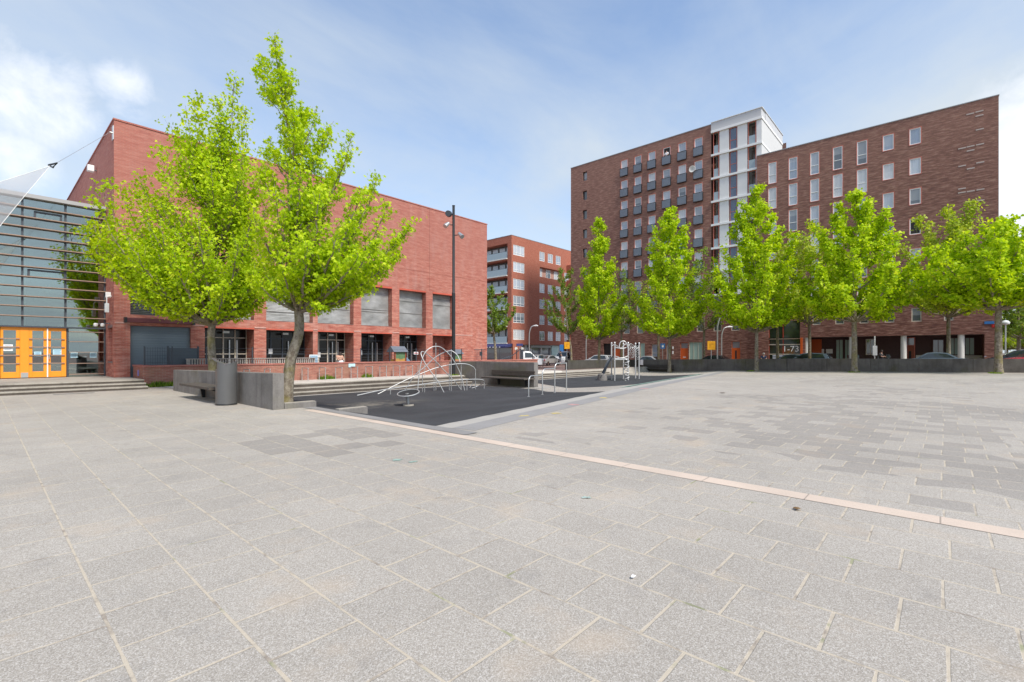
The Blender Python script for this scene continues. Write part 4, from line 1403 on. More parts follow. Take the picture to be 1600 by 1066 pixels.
for i in range(3):
    a, b = nar[i]
    window(F, F.u(a) + .1, rows[1] - 1.7, round(F.u(b) - F.u(a) - .2, 3), 1.6, apt3, rec=.54, frame=M_WHITE, pane=M_PANE, fw=.1, mull=(.5,))
for k, zt in enumerate(rows):
    mb = MB(); G.box(mb, g0 + .01, g1 + 5.99, zt - 2.3, zt + .25, 1.45, 1.5); bk = mb.build('balcony_wall', mat('balcony back', (.12, .12, .115), .7), apt3, org=MO)
    mb = MB()
    for q in range(7):
        uu = g0 + .15 + q * 1.7
        G.box(mb, uu, uu + 1.3, zt - 2.2, zt - .05, 1.38, 1.42)
    mb.build('balcony_window', M_PANE, apt3, org=MO)
    mb = MB(); G.box(mb, g0 + .01, g1 + 6, zt - 2.45, zt - 2.28, -.25, 1.4); mb.build('balcony_slab', M_OFFW, apt3, org=MO)
    mb = MB(); G.box(mb, g0 + .02, g1 + 6, zt - 2.28, zt - 1.2, -.2, -.18)
    bg_ = mb.build('balcony_glass', M_BALGL, apt3, org=MO)
    mb = MB()
    for q in range(9): G.box(mb, g0 + .02 + q * 1.2, g0 + .06 + q * 1.2, zt - 2.28, zt - 1.15, -.17, -.14)
    G.box(mb, g0 + .02, g1 + 6, zt - 1.2, zt - 1.15, -.2, -.13)
    rl = mb.build('balcony_rail', M_DGREY, bg_); rl.data.transform(Matrix.Translation(tuple(-v for v in MO)))
# shops on the ground floor
mb = MB(); F.box(mb, sh0, sh1, -.3, 2.85, .8, .9); mb.build('shopfront', M_PANED, apt3, org=MO)
mb = MB()
for px in (815, 823, 832, 848.5, 863.7): F.box(mb, F.u(px), F.u(px) + .3, -.3, 2.85, .5, .79)
mb.build('shop_pier', M_OFFW, apt3, org=MO)
mb = MB(); F.box(mb, F.u(864.5), F.u(875), -.3, 2.75, .35, .49); mb.build('shop_panel', mat('mint panel', (.50, .68, .62), .5), apt3, org=MO)
mb = MB(); F.box(mb, F.u(832), F.u(863), 2.35, 2.8, .3, .48); mb.build('shop_fascia', mat('pale fascia', (.45, .47, .42), .6), apt3, org=MO)
mb = MB(); G.box(mb, g0 - 1.2, g1 + 6, -.3, 2.9, .9, 1.0); mb.build('cafe_front', M_PANED, apt3, org=MO)
mb = MB(); mb.hexa([(MX - 1.6, g0 - 1.0, 2.25), (MX + .2, g0 - 1.0, 2.5), (MX + .2, g1 + 3, 2.5), (MX - 1.6, g1 + 3, 2.25)], [(MX - 1.6, g0 - 1.0, 2.5), (MX + .2, g0 - 1.0, 3.0), (MX + .2, g1 + 3, 3.0), (MX - 1.6, g1 + 3, 2.5)])
aw = mb.build('awning', mat('navy awning', (.03, .035, .12), .7), apt3, org=MO)
mb = MB()
rr = random.Random(3)
for q in range(9):
    y0_ = g0 + .2 + q * .75
    mb.box(MX - 1.63, MX - 1.605, y0_, y0_ + rr.uniform(.25, .5), 2.30, 2.44)
lt = mb.build('awning_lettering', M_PAPER, aw); lt.data.transform(Matrix.Translation(tuple(-v for v in MO)))
# wing of the same flats further along the street, with salmon balconies
W3 = Facade('y', MY - 1.2)
mb = MB()
for k, zt in enumerate(rows):
    W3.box(mb, W3.u(893), W3.u(912), zt - 2.55, zt - 1.5, 0, 1.15)
mb.build('balcony_parapet', M_BRICK_M, apt3, org=MO)
# ------------------------------------------------------------------ steps, low walls, fences
steps('pit_steps', 6.05, 20.3, YE, -0.5, 0.0, 3, 0.33, 0.1)
steps('pit_steps', 20.9, 37.3, YE, -0.5, 0.0, 4, 0.33, 0.1)
mb = MB(); mb.box(5.2, 6.05, 12.75, 22.4, -.8, -0.01); tag(mb.build('pit_side', M_CONC), kind='structure')

def wall_obj(name, label, pts, thick, ztop, zbot, m=M_CONC, cat='wall', group=None):
    """low wall between two plan points with a top that may follow the ground"""
    (x0, y0), (x1, y1) = pts
    d = Vector((x1 - x0, y1 - y0, 0)); L = d.length; d.normalize(); n = Vector((-d.y, d.x, 0)) * thick
    o = empty(name, (x0, y0, 0), label, cat, group)
    npan = max(1, round(L / 3.0))
    mb = MB()
    for k in range(npan):
        a = Vector((x0, y0, 0)) + d * (L * k / npan + (.006 if k else 0)); b = Vector((x0, y0, 0)) + d * (L * (k + 1) / npan - (.006 if k < npan - 1 else 0))
        za = ztop[0] + (ztop[1] - ztop[0]) * k / npan; zb = ztop[0] + (ztop[1] - ztop[0]) * (k + 1) / npan
        mb.hexa([(a.x, a.y, zbot), (b.x, b.y, zbot), (b.x + n.x, b.y + n.y, zbot), (a.x + n.x, a.y + n.y, zbot)],
                [(a.x, a.y, za), (b.x, b.y, zb), (b.x + n.x, b.y + n.y, zb), (a.x + n.x, a.y + n.y, za)])
    mb.build('wall_panel', m, o, org=o.location, bevel=.012)
    return o
YS = 9.75      # seam between the two lengths of the long wall
WX = 46.1
wall_obj('concrete_wall', 'long dark grey concrete wall behind the far trees, right of the joint', ((WX, YS), (WX, -16)), -.3 * -1, (.93, 1.12), -.8, M_CONCW)
wall_obj('concrete_wall', 'mossy grey concrete wall with dark benches, behind the white climbing frame', ((WX - .05, 23.0), (WX - .05, YS + .03)), .3, (.72, .92), -.9, M_CONCW)
wall_obj('concrete_wall', 'concrete wall closing off the far steps, left of the climbing frame', ((33.0, 23.3), (WX - .1, 23.3)), .3, (.80, .72), -.9, M_CONCD)
wall_obj('concrete_wall', 'concrete wall with a timber bench at the back of the near rubber pit', ((20.5, 16.75), (20.5, 23.9)), -.35, (.90, .88), -.9)
wall_obj('concrete_wall', 'low concrete wall behind the grey litter bin', ((4.92, 12.5), (4.92, 21.75)), -.28, (.925, .79), -.8)

def timber_bench(label, x, y, z, L, back=True, group=None, deep=.45):
    """bench hung on a wall that runs along Y; faces -X"""
    o = empty('wall_bench', (x, y, z), label, 'bench', group)
    mb = MB()
    for k in range(3): mb.box(-deep + k * deep / 3, -deep + (k + .92) * deep / 3, -L / 2, L / 2, .39, .46)
    mb.build('seat', M_WOODD, o, bevel=.008)
    for s in (-.32, .32):
        mb = MB(); mb.prism([(-.10, 0), (-.02, 0), (-.02, .39), (-.38, .39), (-.38, .34), (-.16, .28)], 'y', s * L - .04, s * L + .04)
        mb.build('bracket', M_BLACK, o)
    if back:
        mb = MB()
        for k in range(2): mb.box(-.07, -.005, -L / 2, L / 2, .56 + k * .15, .69 + k * .15)
        mb.build('backrest', M_WOODD, o, bevel=.006)
    return o
timber_bench('dark timber bench seat fixed to the low concrete wall behind the litter bin', 4.9, 16.8, 0.0, 3.0, back=False, deep=.6)
timber_bench('dark timber bench with backrest on the pit wall behind the stepped bars', 20.48, 18.3, -.42, 3.3, deep=.95)
timber_bench('mossy timber bench on the far wall behind the climbing frame', WX - .08, 22.3 - 1.0, -.62, 3.2)

# wedge blocks that hold the plaza edge at the pit
for (x0, x1, y, zt, lab) in ((5.212, 6.05, 12.5, .14, 'low concrete block at the foot of the nearest tree'), (5.97, 6.78, 11.15, .03, 'low concrete wedge running into the rubber pit')):
    o = empty('edge_block', (x0, y, 0), lab, 'block')
    mb = MB(); mb.box(x0, x1, y, y + .22, -.6, zt); mb.build('block', M_CONC, o, org=o.location, bevel=.012)
    mb = MB(); mb.box(x0 + .02, x1 - .02, y + .03, y + .19, zt, zt + .012); mb.build('cap', M_STEP, o, org=o.location)
sheet('tree_bed', [(5.1, 12.74), (6.5, 12.74), (6.5, 14.4), (5.1, 14.4)], mat('bare soil', (.12, .10, .07), .9, var=.4), 0.004)

# brick retaining wall in front of the school yard
bw = empty('brick_wall', (4.56, 24.8, 0), 'low weathered brick wall with red coping in front of the school', 'wall')
mb = MB(); mb.box(4.56, 30.8, 24.8, 25.02, -.2, .84); mb.box(4.56, 4.8, 25.02, 26.79, -.2, .84); mb.build('wall_body', M_BRICK_L, bw, org=bw.location)
mb = MB(); mb.box(4.53, 30.83, 24.76, 25.06, .84, .91); mb.box(4.53, 4.83, 25.06, 26.78, .84, .91); mb.build('coping', M_COPE, bw, org=bw.location)
mb = MB(); mb.box(4.83, 30.7, 25.03, 26.78, 0.2, .34); tag(mb.build('school_yard', M_STEP), kind='structure')
for (px, m_, zz) in ((549.5, M_LBLUE, .62),):
    X, d = atY(px, 24.8)
    mb = MB(); mb.box(X - .2, X + .2, 24.77, 24.795, zz, zz + .2); s_ = mb.build('wall_notice', m_, bw, org=bw.location)
mb = MB(); mb.box(4.535, 4.555, 25.6, 25.75, .45, .7); mb.build('small_notice', mat('violet notice', (.25, .25, .6), .6), bw, org=bw.location)
# concrete flank of the wall beside the pit (right part is bare concrete)
# metal fence on the coping
fx = [4.62, 5.6] + [6.9 + 1.95 * k for k in range(13)]
fe = empty('metal_fence', (4.62, 24.92, .91), 'thin dark wire fence standing on the brick school wall', 'fence')
for x in fx:
    mb = MB(); mb.box(x - .022, x + .022, 24.90, 24.94, .91, 1.72); mb.build('post', M_DGREY, fe, org=fe.location)
mb = MB()
for k in range(5): mb.tube([(4.62, 24.93, 1.02 + k * .155), (30.3, 24.93, 1.02 + k * .155)], .006, 5)
mb.build('rail', M_DGREY, fe, org=fe.location)
mb = MB()
for i in range(12): mb.tube([(4.66 + i * .085, 24.945, .93), (4.66 + i * .085, 24.945, 1.68)], .006, 5)
mb.build('gate_bars', M_DGREY, fe, org=fe.location)
g = empty('steel_gate', (5.6, 25.5, .34), 'blue grey steel gate leaf behind the wire fence by the roller door', 'gate')
mb = MB(); mb.box(0, 1.1, 0, .04, .2, 1.30); mb.build('gate_panel', mat('blue grey panel', (.07, .09, .11), .5), g)
mb = MB(); mb.box(-.06, 0, -.02, .05, .1, 1.4); mb.box(1.1, 1.16, -.02, .05, .1, 1.4); mb.build('gate_post', M_DGREY, g)
# grey picket fence / long bench back
pf = empty('picket_fence', (6.3, 25.25, .34), 'weathered grey picket fence just behind the brick wall', 'fence')
mb = MB()
x = 0.0
while x < 5.75:
    mb.box(x, x + .055, 0, .02, .3, .80); x += .105
mb.build('pickets', M_WOODG, pf)
mb = MB(); mb.box(-.1, 5.85, -.05, .12, .80, .84); mb.build('top_rail', M_WOODG, pf)
for x in (-.08, 1.9, 3.9, 5.78): mb = MB(); mb.box(x, x + .08, .021, .09, 0, .80); mb.build('post', M_WOODG, pf)
# playhouses
def playhouse(x, y, s, label):
    o = empty('playhouse', (x, y, .34), label, 'playhouse', 'wooden playhouses in the school yard')
    mb = MB()
    for a in (-.45, .45):
        for b in (-.35, .35): mb.box(a * s - .04, a * s + .04, b * s - .04, b * s + .04, 0, 1.35 * s)
    mb.build('corner_post', mat('red brown post', (.28, .07, .03), .7), o)
    mb = MB(); mb.box(-.4 * s, .4 * s, -.36 * s, -.33 * s, .25, .82 * s); mb.box(-.46 * s, -.43 * s, -.3 * s, .3 * s, .25, .8 * s); mb.build('side_panel', M_WOODY, o)
    mb = MB(); mb.box(-.1 * s, .2 * s, -.375 * s, -.365 * s, .8 * s, 1.2 * s); mb.box(-.4 * s, .4 * s, -.355 * s, -.335 * s, .82 * s, 1.3 * s); mb.build('window_panel', mat('green panel', (.12, .22, .10), .6), o)
    mb = MB(); mb.hexa([(-.62 * s, -.5 * s, 1.3 * s), (.62 * s, -.5 * s, 1.3 * s), (.62 * s, .5 * s, 1.3 * s), (-.62 * s, .5 * s, 1.3 * s)], [(-.60 * s, -.02, 1.72 * s), (.60 * s, -.02, 1.72 * s), (.60 * s, .02, 1.72 * s), (-.60 * s, .02, 1.72 * s)])
    mb.build('roof', mat('slate grey board roof', (.13, .15, .18), .6, var=.15), o)
    return o
X, _ = atY(621, 25.9); o = playhouse(X, 25.9, .88, 'small wooden playhouse with grey roof behind the wall, left of the steel arches')
mb = MB(); mb.hexa([(.5, -.3, .3), (1.3, -.3, .0), (1.3, .1, .0), (.5, .1, .3)], [(.5, -.3, .8), (1.3, -.3, .12), (1.3, .1, .12), (.5, .1, .8)]); mb.build('slide', mat('blue slide', (.2, .32, .45), .4), o)
X, _ = atY(711.5, 25.9); playhouse(X, 25.9, .78, 'smaller wooden playhouse half hidden behind the black lamp post')
X, _ = atY(490.5, 25.4)
o = empty('display_board', (X, 25.4, .34), 'pale blue display board behind the wall beside a school pier', 'board')
mb = MB(); mb.box(-.2, .2, -.02, .02, .35, .95); mb.build('panel', mat('photo blue', (.30, .45, .58), .5, var=.4, vscale=9), o)
mb = MB(); mb.box(-.24, .24, .021, .05, .3, 1.0); mb.box(-.03, .03, .05, .09, 0, .9); mb.build('frame', M_WHITE, o)
X, _ = atY(640, 25.6)
o = empty('warning_sign', (X, 24.96, .91), 'small white and red sign on the school fence right of the playhouse', 'sign')
mb = MB(); mb.box(-.17, .17, -.05, -.04, .42, .58); p_ = mb.build('panel', M_PAPER, o)
mb = MB(); mb.box(-.14, .14, -.056, -.051, .47, .53); mb.build('print', M_TAIL, o)
# steel gate by the end of the school
X, _ = atY(750, 25.0)
o = empty('barred_gate', (X, 25.0, .91), 'small dark barred gate at the right end of the school wall', 'gate')
mb = MB()
for k in range(9): mb.tube([(-.5 + k * .125, 0, 0), (-.5 + k * .125, 0, .75)], .01, 5)
mb.build('bars', M_DGREY, o)
mb = MB(); mb.box(-.55, .55, -.02, .02, .72, .77); mb.box(-.05, .2, -.03, .0, .3, .6); mb.build('frame', M_DGREY, o)
# bicycle racks
rp = empty('bicycle_rack', (0, 0, 0), '', 'bicycle rack', 'steel bicycle racks along the brick wall')
mb = MB(); mb.tube(smooth_path([(0, -.34, 0), (0, -.34, .58), (0, -.30, .64), (0, .30, .64), (0, .34, .58), (0, .34, 0)], 3), .022, 8); mb.build('hoop', M_STEEL, rp, smooth=True)
mb = MB(); mb.tube([(0, -.32, .28), (0, .32, .28)], .012, 6); mb.build('crossbar', M_STEEL, rp)
for k in range(12):
    lab = 'steel bicycle rack hoop against the brick wall, number %s from the lamp post end' % ['twelve', 'eleven', 'ten', 'nine', 'eight', 'seven', 'six', 'five', 'four', 'three', 'two', 'one'][k]
    lab = ['bicycle rack hoop farthest left, by the low concrete wall', 'bicycle rack hoop seen just left of the nearest tree trunk', 'bicycle rack hoop partly behind the nearest tree trunk',
           'first bicycle rack hoop right of the nearest tree trunk', 'second bicycle rack hoop right of the nearest trunk', 'third bicycle rack hoop right of the nearest trunk',
           'bicycle rack hoop directly under the pale blue wall notice', 'bicycle rack hoop right of the pale blue wall notice', 'second bicycle rack hoop right of the blue notice',
           'third bicycle rack hoop right of the blue notice', 'bicycle rack hoop below the wooden playhouse', 'bicycle rack hoop nearest the steel arches'][k]
    loc = (8.35 + .92 * k, 24.2, .01)
    if k == 0: rp.location = loc; rp['label'] = lab
    else: dup(rp, loc, 0, lab)
# weeds at the wall foot
def grass(name, label, spots, n, h, seed, m=M_GRASS):
    rr = random.Random(seed)
    vs, fs, tv = [], [], []
    for _ in range(n):
        sx_, sy_, r = rr.choice(spots)
        a = rr.uniform(0, 6.28); q = r * math.sqrt(rr.random())
        x, y = sx_ + q * math.cos(a) * 1.6, sy_ + q * math.sin(a) * .5
        z = zf(x, y)
        hh = h * rr.uniform(.35, 1) * (1 - .5 * q / r); b = rr.uniform(0, 6.28); w = .008 + hh * .05
        dx_, dy_ = math.cos(b) * w, math.sin(b) * w
        lx, ly = rr.uniform(-.5, .5) * hh, rr.uniform(-.5, .5) * hh
        o = len(vs)
        vs += [(x - dx_, y - dy_, z), (x + dx_, y + dy_, z), (x + lx * .5 + dx_, y + ly * .5 + dy_, z + hh * .6), (x + lx, y + ly, z + hh)]
        fs += [(o, o + 1, o + 2, o + 3)]
        tv.append(rr.random())
    me = bpy.data.meshes.new(name); me.from_pydata(vs, [], fs)
    at = me.attributes.new('tint', 'FLOAT', 'FACE'); at.data.foreach_set('value', tv)
    me.materials.append(m)
    o = bpy.data.objects.new(name, me); COL.objects.link(o)
    tag(o, label, 'grass', kind='stuff')
grass('weeds', 'weeds growing at the foot of the brick wall', [(5.0, 24.65, .35), (5.7, 24.6, .4), (6.9, 24.55, .45), (7.6, 24.6, .4), (6.2, 24.62, .3), (12.5, 24.65, .3), (15, 24.7, .25)], 2600, .34, 2)
grass('grass_tuft', 'grass tufts round the feet of the far trees', [(44.3, 4.9, .8), (44.6, -2.7, .7), (44.6, 12.2, .6), (21.2, 24.0, .3), (19.9, 22.75, .25)], 1500, .16, 4)

# ------------------------------------------------------------------ litter bin
def bin_():
    p = gnd(350, 632)
    o = empty('litter_bin', (4.57, 14.75, 0), 'tall round grey metal litter bin with a slanted open hood', 'litter bin', rz=math.radians(150))
    R_ = .262
    n = 40
    mb = MB(); mb.lathe((0, 0, 0), [(R_ - .015, 0), (R_, .015), (R_, .99), (R_ - .01, .995)], n); mb.build('body', M_ANTHR, o, smooth=True)
    # hood: shell that dips in the middle, higher at both ends, open at the front
    vs, fs = [], []
    for k in range(n):
        a = 2 * math.pi * k / n
        x, y = math.cos(a) * R_, math.sin(a) * R_
        zt = 1.08 + .10 * (x / R_) ** 2 + (.05 if x > 0 else .02)
        vs += [(x, y, .99), (x, y, zt), (x * .93, y * .93, zt), (x * .93, y * .93, .99)]
    for k in range(n):
        a = 2 * math.pi * (k + .5) / n
        k2 = (k + 1) % n
        front = abs(a if a < math.pi else a - 2 * math.pi) < .75
        q = [(0, 1), (1, 2), (2, 3)]
        if front: continue
        for i, j in q: fs.append((k * 4 + i, k2 * 4 + i, k2 * 4 + j, k * 4 + j))
    mb = MB(); mb.add(vs, fs); mb.build('hood', M_ANTHR, o)
    # lid plate sagging between the ends, overhanging the mouth
    rows_ = []
    vs, fs = [], []
    m_ = 14
    for i in range(m_ + 1):
        x = -R_ + (2 * R_ + .07) * i / m_
        xx = min(1, abs(x) / R_)
        hw = R_ * math.sqrt(max(0.02, 1 - min(1, (x / R_)) ** 2)) if x < R_ * .75 else R_ * .66
        z = 1.085 + .10 * (x / R_) ** 2 + (.05 if x > 0 else .02)
        vs += [(x, -hw, z), (x, hw, z), (x, -hw, z + .012), (x, hw, z + .012)]
    for i in range(m_):
        o_ = i * 4; p_ = o_ + 4
        fs += [(o_, p_, p_ + 1, o_ + 1), (o_ + 2, o_ + 3, p_ + 3, p_ + 2), (o_, o_ + 2, p_ + 2, p_), (o_ + 1, p_ + 1, p_ + 3, o_ + 3)]
    fs += [(0, 1, 3, 2), (m_ * 4, m_ * 4 + 2, m_ * 4 + 3, m_ * 4 + 1)]
    mb = MB(); mb.add(vs, fs); mb.build('lid', mat('lid grey', (.13, .135, .14), .4, .3), o)
    mb = MB(); mb.lathe((0, 0, 0), [(R_ - .03, .90), (R_ - .03, 1.01)], n); mb.build('inner_liner', M_BLACK, o)
    mb = MB(); mb.lathe((0, 0, 0), [(R_ + .002, .02), (R_ + .006, .025), (R_ + .006, .04), (R_ + .002, .045)], n); mb.build('base_ring', M_BLACK, o, smooth=True)
    mb = MB(); mb.lathe((R_ * math.cos(-.2), R_ * math.sin(-.2), .8), [(.012, -.005), (.012, .012)], 10, 'x'); mb.build('lock', M_BLACK, o)
bin_()

# ------------------------------------------------------------------ black lamp post
px_, py_ = 19.95, 22.85
o = empty('lamp_post', (px_, py_, 0), 'tall black lamp post with spotlights in front of the school', 'lamp post')
mb = MB(); mb.tube([(0, 0, 0), (0, 0, 5.2)], .11, 20); mb.build('lower_pole', M_BLACK, o, smooth=True)
mb = MB(); mb.tube([(0, 0, 5.2), (0, 0, 5.25), (0, 0, 10.7)], [.11, .085, .08], 20); mb.tube([(0, 0, 10.7), (0, 0, 10.72)], .1, 16); mb.build('upper_pole', M_BLACK, o, smooth=True)
v_r = Vector((SA, -CA, 0))      # camera right on the ground
v_f = Vector((CA, SA, 0))
for (s, z, nm, col_) in ((-.20, 10.15, 'spotlight', M_DGREY), (-.22, 9.5, 'spotlight', M_STEEL), (.26, 8.85, 'spotlight', M_STEEL)):
    c = v_r * s
    mb = MB(); mb.tube([(0, 0, z), (c.x, c.y, z)], .03, 8)
    h = c * 1.35 - v_f * .12
    if z > 10: mb2 = MB(); mb2.tube([(h.x, h.y, z + .0), (h.x - v_f.x * .3 - v_r.x * .05, h.y - v_f.y * .3, z - .05)], [.20, .18], 18)
    else: mb2 = MB(); mb2.tube([(h.x, h.y, z + .08), (h.x + v_r.x * s * .9 - v_f.x * .2, h.y + v_r.y * s * .9 - v_f.y * .2, z - .18)], [.10, .15], 14)
    a = mb2.build(nm, col_, o, smooth=True)
    mb.build('bracket', M_BLACK, a)

# ------------------------------------------------------------------ climbing arches
def pd(px, off=0.0): return 22.0 + (px - 560) * .0168 + off
def pw(px, py, off=0.0): return at_d(px, py, pd(px, off))
arch = empty('climbing_arches', tuple(gnd(650, 612, -.5)), 'tangle of curved pale steel tubes for climbing in the near rubber pit', 'climbing frame')
AOX = arch.location.copy()
def arc(pts, off0=0.0, off1=0.0, r=.023, m=M_PALEST):
    n = len(pts)
    P = [pw(x, y, off0 + (off1 - off0) * i / (n - 1)) for i, (x, y) in enumerate(pts)]
    mb = MB(); mb.tube(smooth_path(P, 6), r, 10)
    mb.build('arched_tube', m, arch, org=AOX, smooth=True)
arc([(652, 616), (655, 584.5), (659, 563.5), (665, 550), (674, 543), (681, 541.5), (689, 543), (701, 553), (711.5, 568), (720.5, 587.5), (726, 611)], -.5, -.2)
arc([(633, 609), (641, 596.5), (650, 584.5), (665, 572.5), (677, 561), (689, 553), (699.5, 549), (707, 549), (715, 556), (719, 566)], .4, -.6)
arc([(695, 616), (684.5, 596.5), (672.5, 580), (663.5, 566.5), (658.5, 556), (658, 551), (661, 549.6), (668, 554), (680, 564), (695, 580), (710, 596), (723.5, 613)], -.9, .3)
arc([(588.5, 617), (608, 607), (632, 595), (653, 586), (680, 575.5), (704, 570), (722, 568.5), (732.5, 570), (740, 574), (743, 578.5)], -.1, .3)
arc([(558, 618), (590, 611), (612.5, 607), (650, 602), (695, 596), (732.5, 593), (753.5, 593.5), (756.5, 598)], -.8, .5)
for (px, y0, y1, off) in ((610, 607, 617, -.6), (660, 585, 615.5, -.05), (663.5, 601, 616, -.4), (678, 588, 612, .2), (681, 536, 612, .35), (702, 569, 611, .25), (705, 549, 612, -.25),
                          (720.5, 570, 610, .3), (729.5, 594, 613, -.2), (743, 577, 609, .3), (756.5, 597, 609, .5)):
    a, b = pw(px, y0, off), pw(px, y1, off)
    mb = MB(); mb.tube([a, (a.x, a.y, -.56)], .021, 8); mb.build('post', M_STEEL, arch, org=AOX, smooth=True)
mb = MB(); mb.tube(smooth_path([pw(734, 606, 1.2), pw(738, 600, 1.2), (pw(743, 592, 1.0))], 5), .02, 8); mb.tube(smooth_path([pw(736, 607, 1.2), pw(748, 603, 1.2), pw(756, 598, .6)], 5), .02, 8); mb.build('foot_loop', M_STEEL, arch, org=AOX, smooth=True)

# spinning dish
p = gnd(638, 632.5, -.46)
o = empty('spinner_dish', p, 'tilted round spinner dish on a short post in front of the steel arches', 'spinner')
tl = Matrix.Translation((0, 0, .43)) @ Matrix.Rotation(math.radians(13), 4, v_r) @ Matrix.Rotation(math.radians(-4), 4, v_f) @ Matrix.Translation((0, 0, -.43))
mb = MB(); mb.lathe((0, 0, .43), [(.06, -.06), (.30, -.03), (.385, -.01), (.39, .0), (.37, .012), (.33, -.008), (.05, -.02)], 36); d_ = mb.build('dish', M_RUBT, o, smooth=True); d_.data.transform(tl)
mb = MB(); mb.tube([(math.cos(a_ * math.pi / 18) * .39, math.sin(a_ * math.pi / 18) * .39, .43) for a_ in range(37)], .02, 8); d_ = mb.build('rim', M_PALEST, o, smooth=True); d_.data.transform(tl)
q = v_r * -.05
mb = MB(); mb.tube([(0, 0, -.05), (q.x, q.y, .42)], [.05, .075], 16); mb.build('post', M_STEEL, o, smooth=True)
mb = MB(); mb.lathe((0, 0, 0), [(.2, -.05), (.2, .012)], 24); mb.build('foot_plate', M_STEP, o)

# stepped bars
o = empty('stepped_bars', gnd(847.5, 617, -.45), 'three steel bars of rising height at the right of the near rubber pit', 'exercise bars')
pts = [(826, 620, 588, 20.0), (847.5, 617.5, 577, 21.0), (866.8, 615, 568, 21.9), (885, 612, 562.5, 22.6)]
B = [at_d(a, b, d) for a, b, c, d in pts]
T = [zat(c, d) for a, b, c, d in pts]
for i in range(3):
    a, b = B[i], B[i + 1]; zt = T[i]
    dv = (b - a); dv.z = 0; dn = dv.normalized()
    P = [(a.x, a.y, -.55), (a.x, a.y, zt - .22)] + [(a.x + dn.x * .22 * (1 - math.cos(t)), a.y + dn.y * .22 * (1 - math.cos(t)), zt - .22 + .22 * math.sin(t)) for t in (.4, .8, 1.2, 1.57)] + [(b.x, b.y, zt)]
    mb = MB(); mb.tube(P, .026, 10); mb.build('bar', M_STEEL, o, org=o.location, smooth=True)
for i in (3,):
    b = B[i]; mb = MB(); mb.tube([(b.x, b.y, -.55), (b.x, b.y, T[2] + .02)], .028, 10); mb.build('post', M_STEEL, o, org=o.location, smooth=True)
for b in B:
    mb = MB(); mb.lathe((b.x, b.y, zf(b.x, b.y)), [(.06, -.04), (.06, .015)], 14); mb.build('foot', M_PALEST, o, org=o.location)

# white climbing frame
DB = 34.0
o = empty('climbing_tower', gnd(975, 592, -.5), 'pale steel climbing frame with platform, corkscrew pole and net in the far pit', 'climbing frame')
FO = o.location.copy()
def fp(px, z, dd=0.0):
    v = at_d(px, HY, DB + dd); v.z = z; return v
posts = [(955.5, .3), (960.5, -1.2), (974, 1.1), (981.5, -1.0), (993, 1.6), (998.5, .4)]
for px, dd in posts:
    mb = MB(); mb.tube([fp(px, -.55, dd), fp(px, 2.1, dd)], .045, 10); mb.lathe(tuple(fp(px, 2.1, dd)), [(.065, 0), (.05, .06), (.01, .09)], 12); mb.build('post', M_PALEST, o, org=FO, smooth=True)
mb = MB(); a, b, c, d = fp(955.5, .95, .3), fp(960.5, .95, -1.2), fp(981.5, .95, -1.0), fp(974, .95, 1.1)
mb.hexa([tuple(v) for v in (a, b, c, d)], [(v.x, v.y, v.z + .12) for v in (a, b, c, d)]); mb.build('platform', M_PALEST, o, org=FO)
mb = MB()
P = [fp(967.5, 1.75, -1.15)] + [fp(x, z, -1.1) for x, z in ((968, 2.0), (970.5, 2.2), (976, 2.22), (979.5, 2.0), (981.5, 1.7))]
mb.tube(smooth_path(P, 5), .035, 8); mb.build('roof_arch', M_PALEST, o, org=FO, smooth=True)
def wavy(a, b, z0, amp, n, nm='wavy_rail', r=.028):
    P = []
    for i in range(n * 8 + 1):
        t = i / (n * 8); v = a.lerp(b, t); v.z = z0 + amp * math.sin(t * n * math.pi)
        P.append(v)
    mb = MB(); mb.tube(P, r, 7); mb.build(nm, M_PALEST, o, org=FO, smooth=True)
wavy(fp(960.5, 0, -1.2), fp(981.5, 0, -1.0), 1.85, -.13, 1)
wavy(fp(960.5, 0, -1.2), fp(981.5, 0, -1.0), 1.22, -.14, 1)
wavy(fp(955.5, 0, .3), fp(974, 0, 1.1), 1.9, .12, 2)
wavy(fp(981.5, 0, -1.0), fp(998.5, 0, .4), 1.9, .16, 2)
wavy(fp(974, 0, 1.1), fp(993, 0, 1.6), 1.95, .14, 2)
for k in range(5):
    wavy(fp(981.5, 0, -1.0), fp(998.5, 0, .4), 1.2 + k * .16, .10, 4, 'climbing_net', .012)
for k in range(5):
    t = (k + .5) / 5; v = fp(981.5, 0, -1.0).lerp(fp(998.5, 0, .4), t)
    mb = MB(); P = [Vector((v.x + .08 * math.sin(i * 1.3), v.y + .06 * math.cos(i * 1.7), 1.05 + i * .13)) for i in range(8)]
    mb.tube(smooth_path(P, 3), .012, 6); mb.build('climbing_net', M_STEEL, o, org=FO)
mb = MB()
c0 = fp(979, 0, -1.7)
mb.tube([(c0.x + .17 * math.cos(t * .5), c0.y + .17 * math.sin(t * .5), -.5 + t * .0285) for t in range(0, 54)], .03, 8); mb.build('corkscrew', M_PALEST, o, org=FO, smooth=True)
mb = MB()      # curved slide leaving the platform to the left
S0, S1 = fp(955, 1.0, -.2), fp(937.5, -.35, -.6)
P = [S0, S0.lerp(S1, .3) + Vector((0, 0, .02)), S0.lerp(S1, .6) + Vector((0, 0, -.12)), S0.lerp(S1, .85) + Vector((0, 0, -.16)), S1]
P = smooth_path(P, 4)
vs, fs = [], []
for v in P:
    for s, h in ((-.35, .22), (-.30, 0), (.30, 0), (.35, .22)):
        vs.append((v.x + v_f.x * s, v.y + v_f.y * s, v.z + h))
for i in range(len(P) - 1):
    for k in range(3): fs.append((i * 4 + k, i * 4 + k + 1, i * 4 + k + 5, i * 4 + k + 4))
mb.add(vs, fs); mb.build('slide', M_DGREY, o, org=FO, smooth=True)
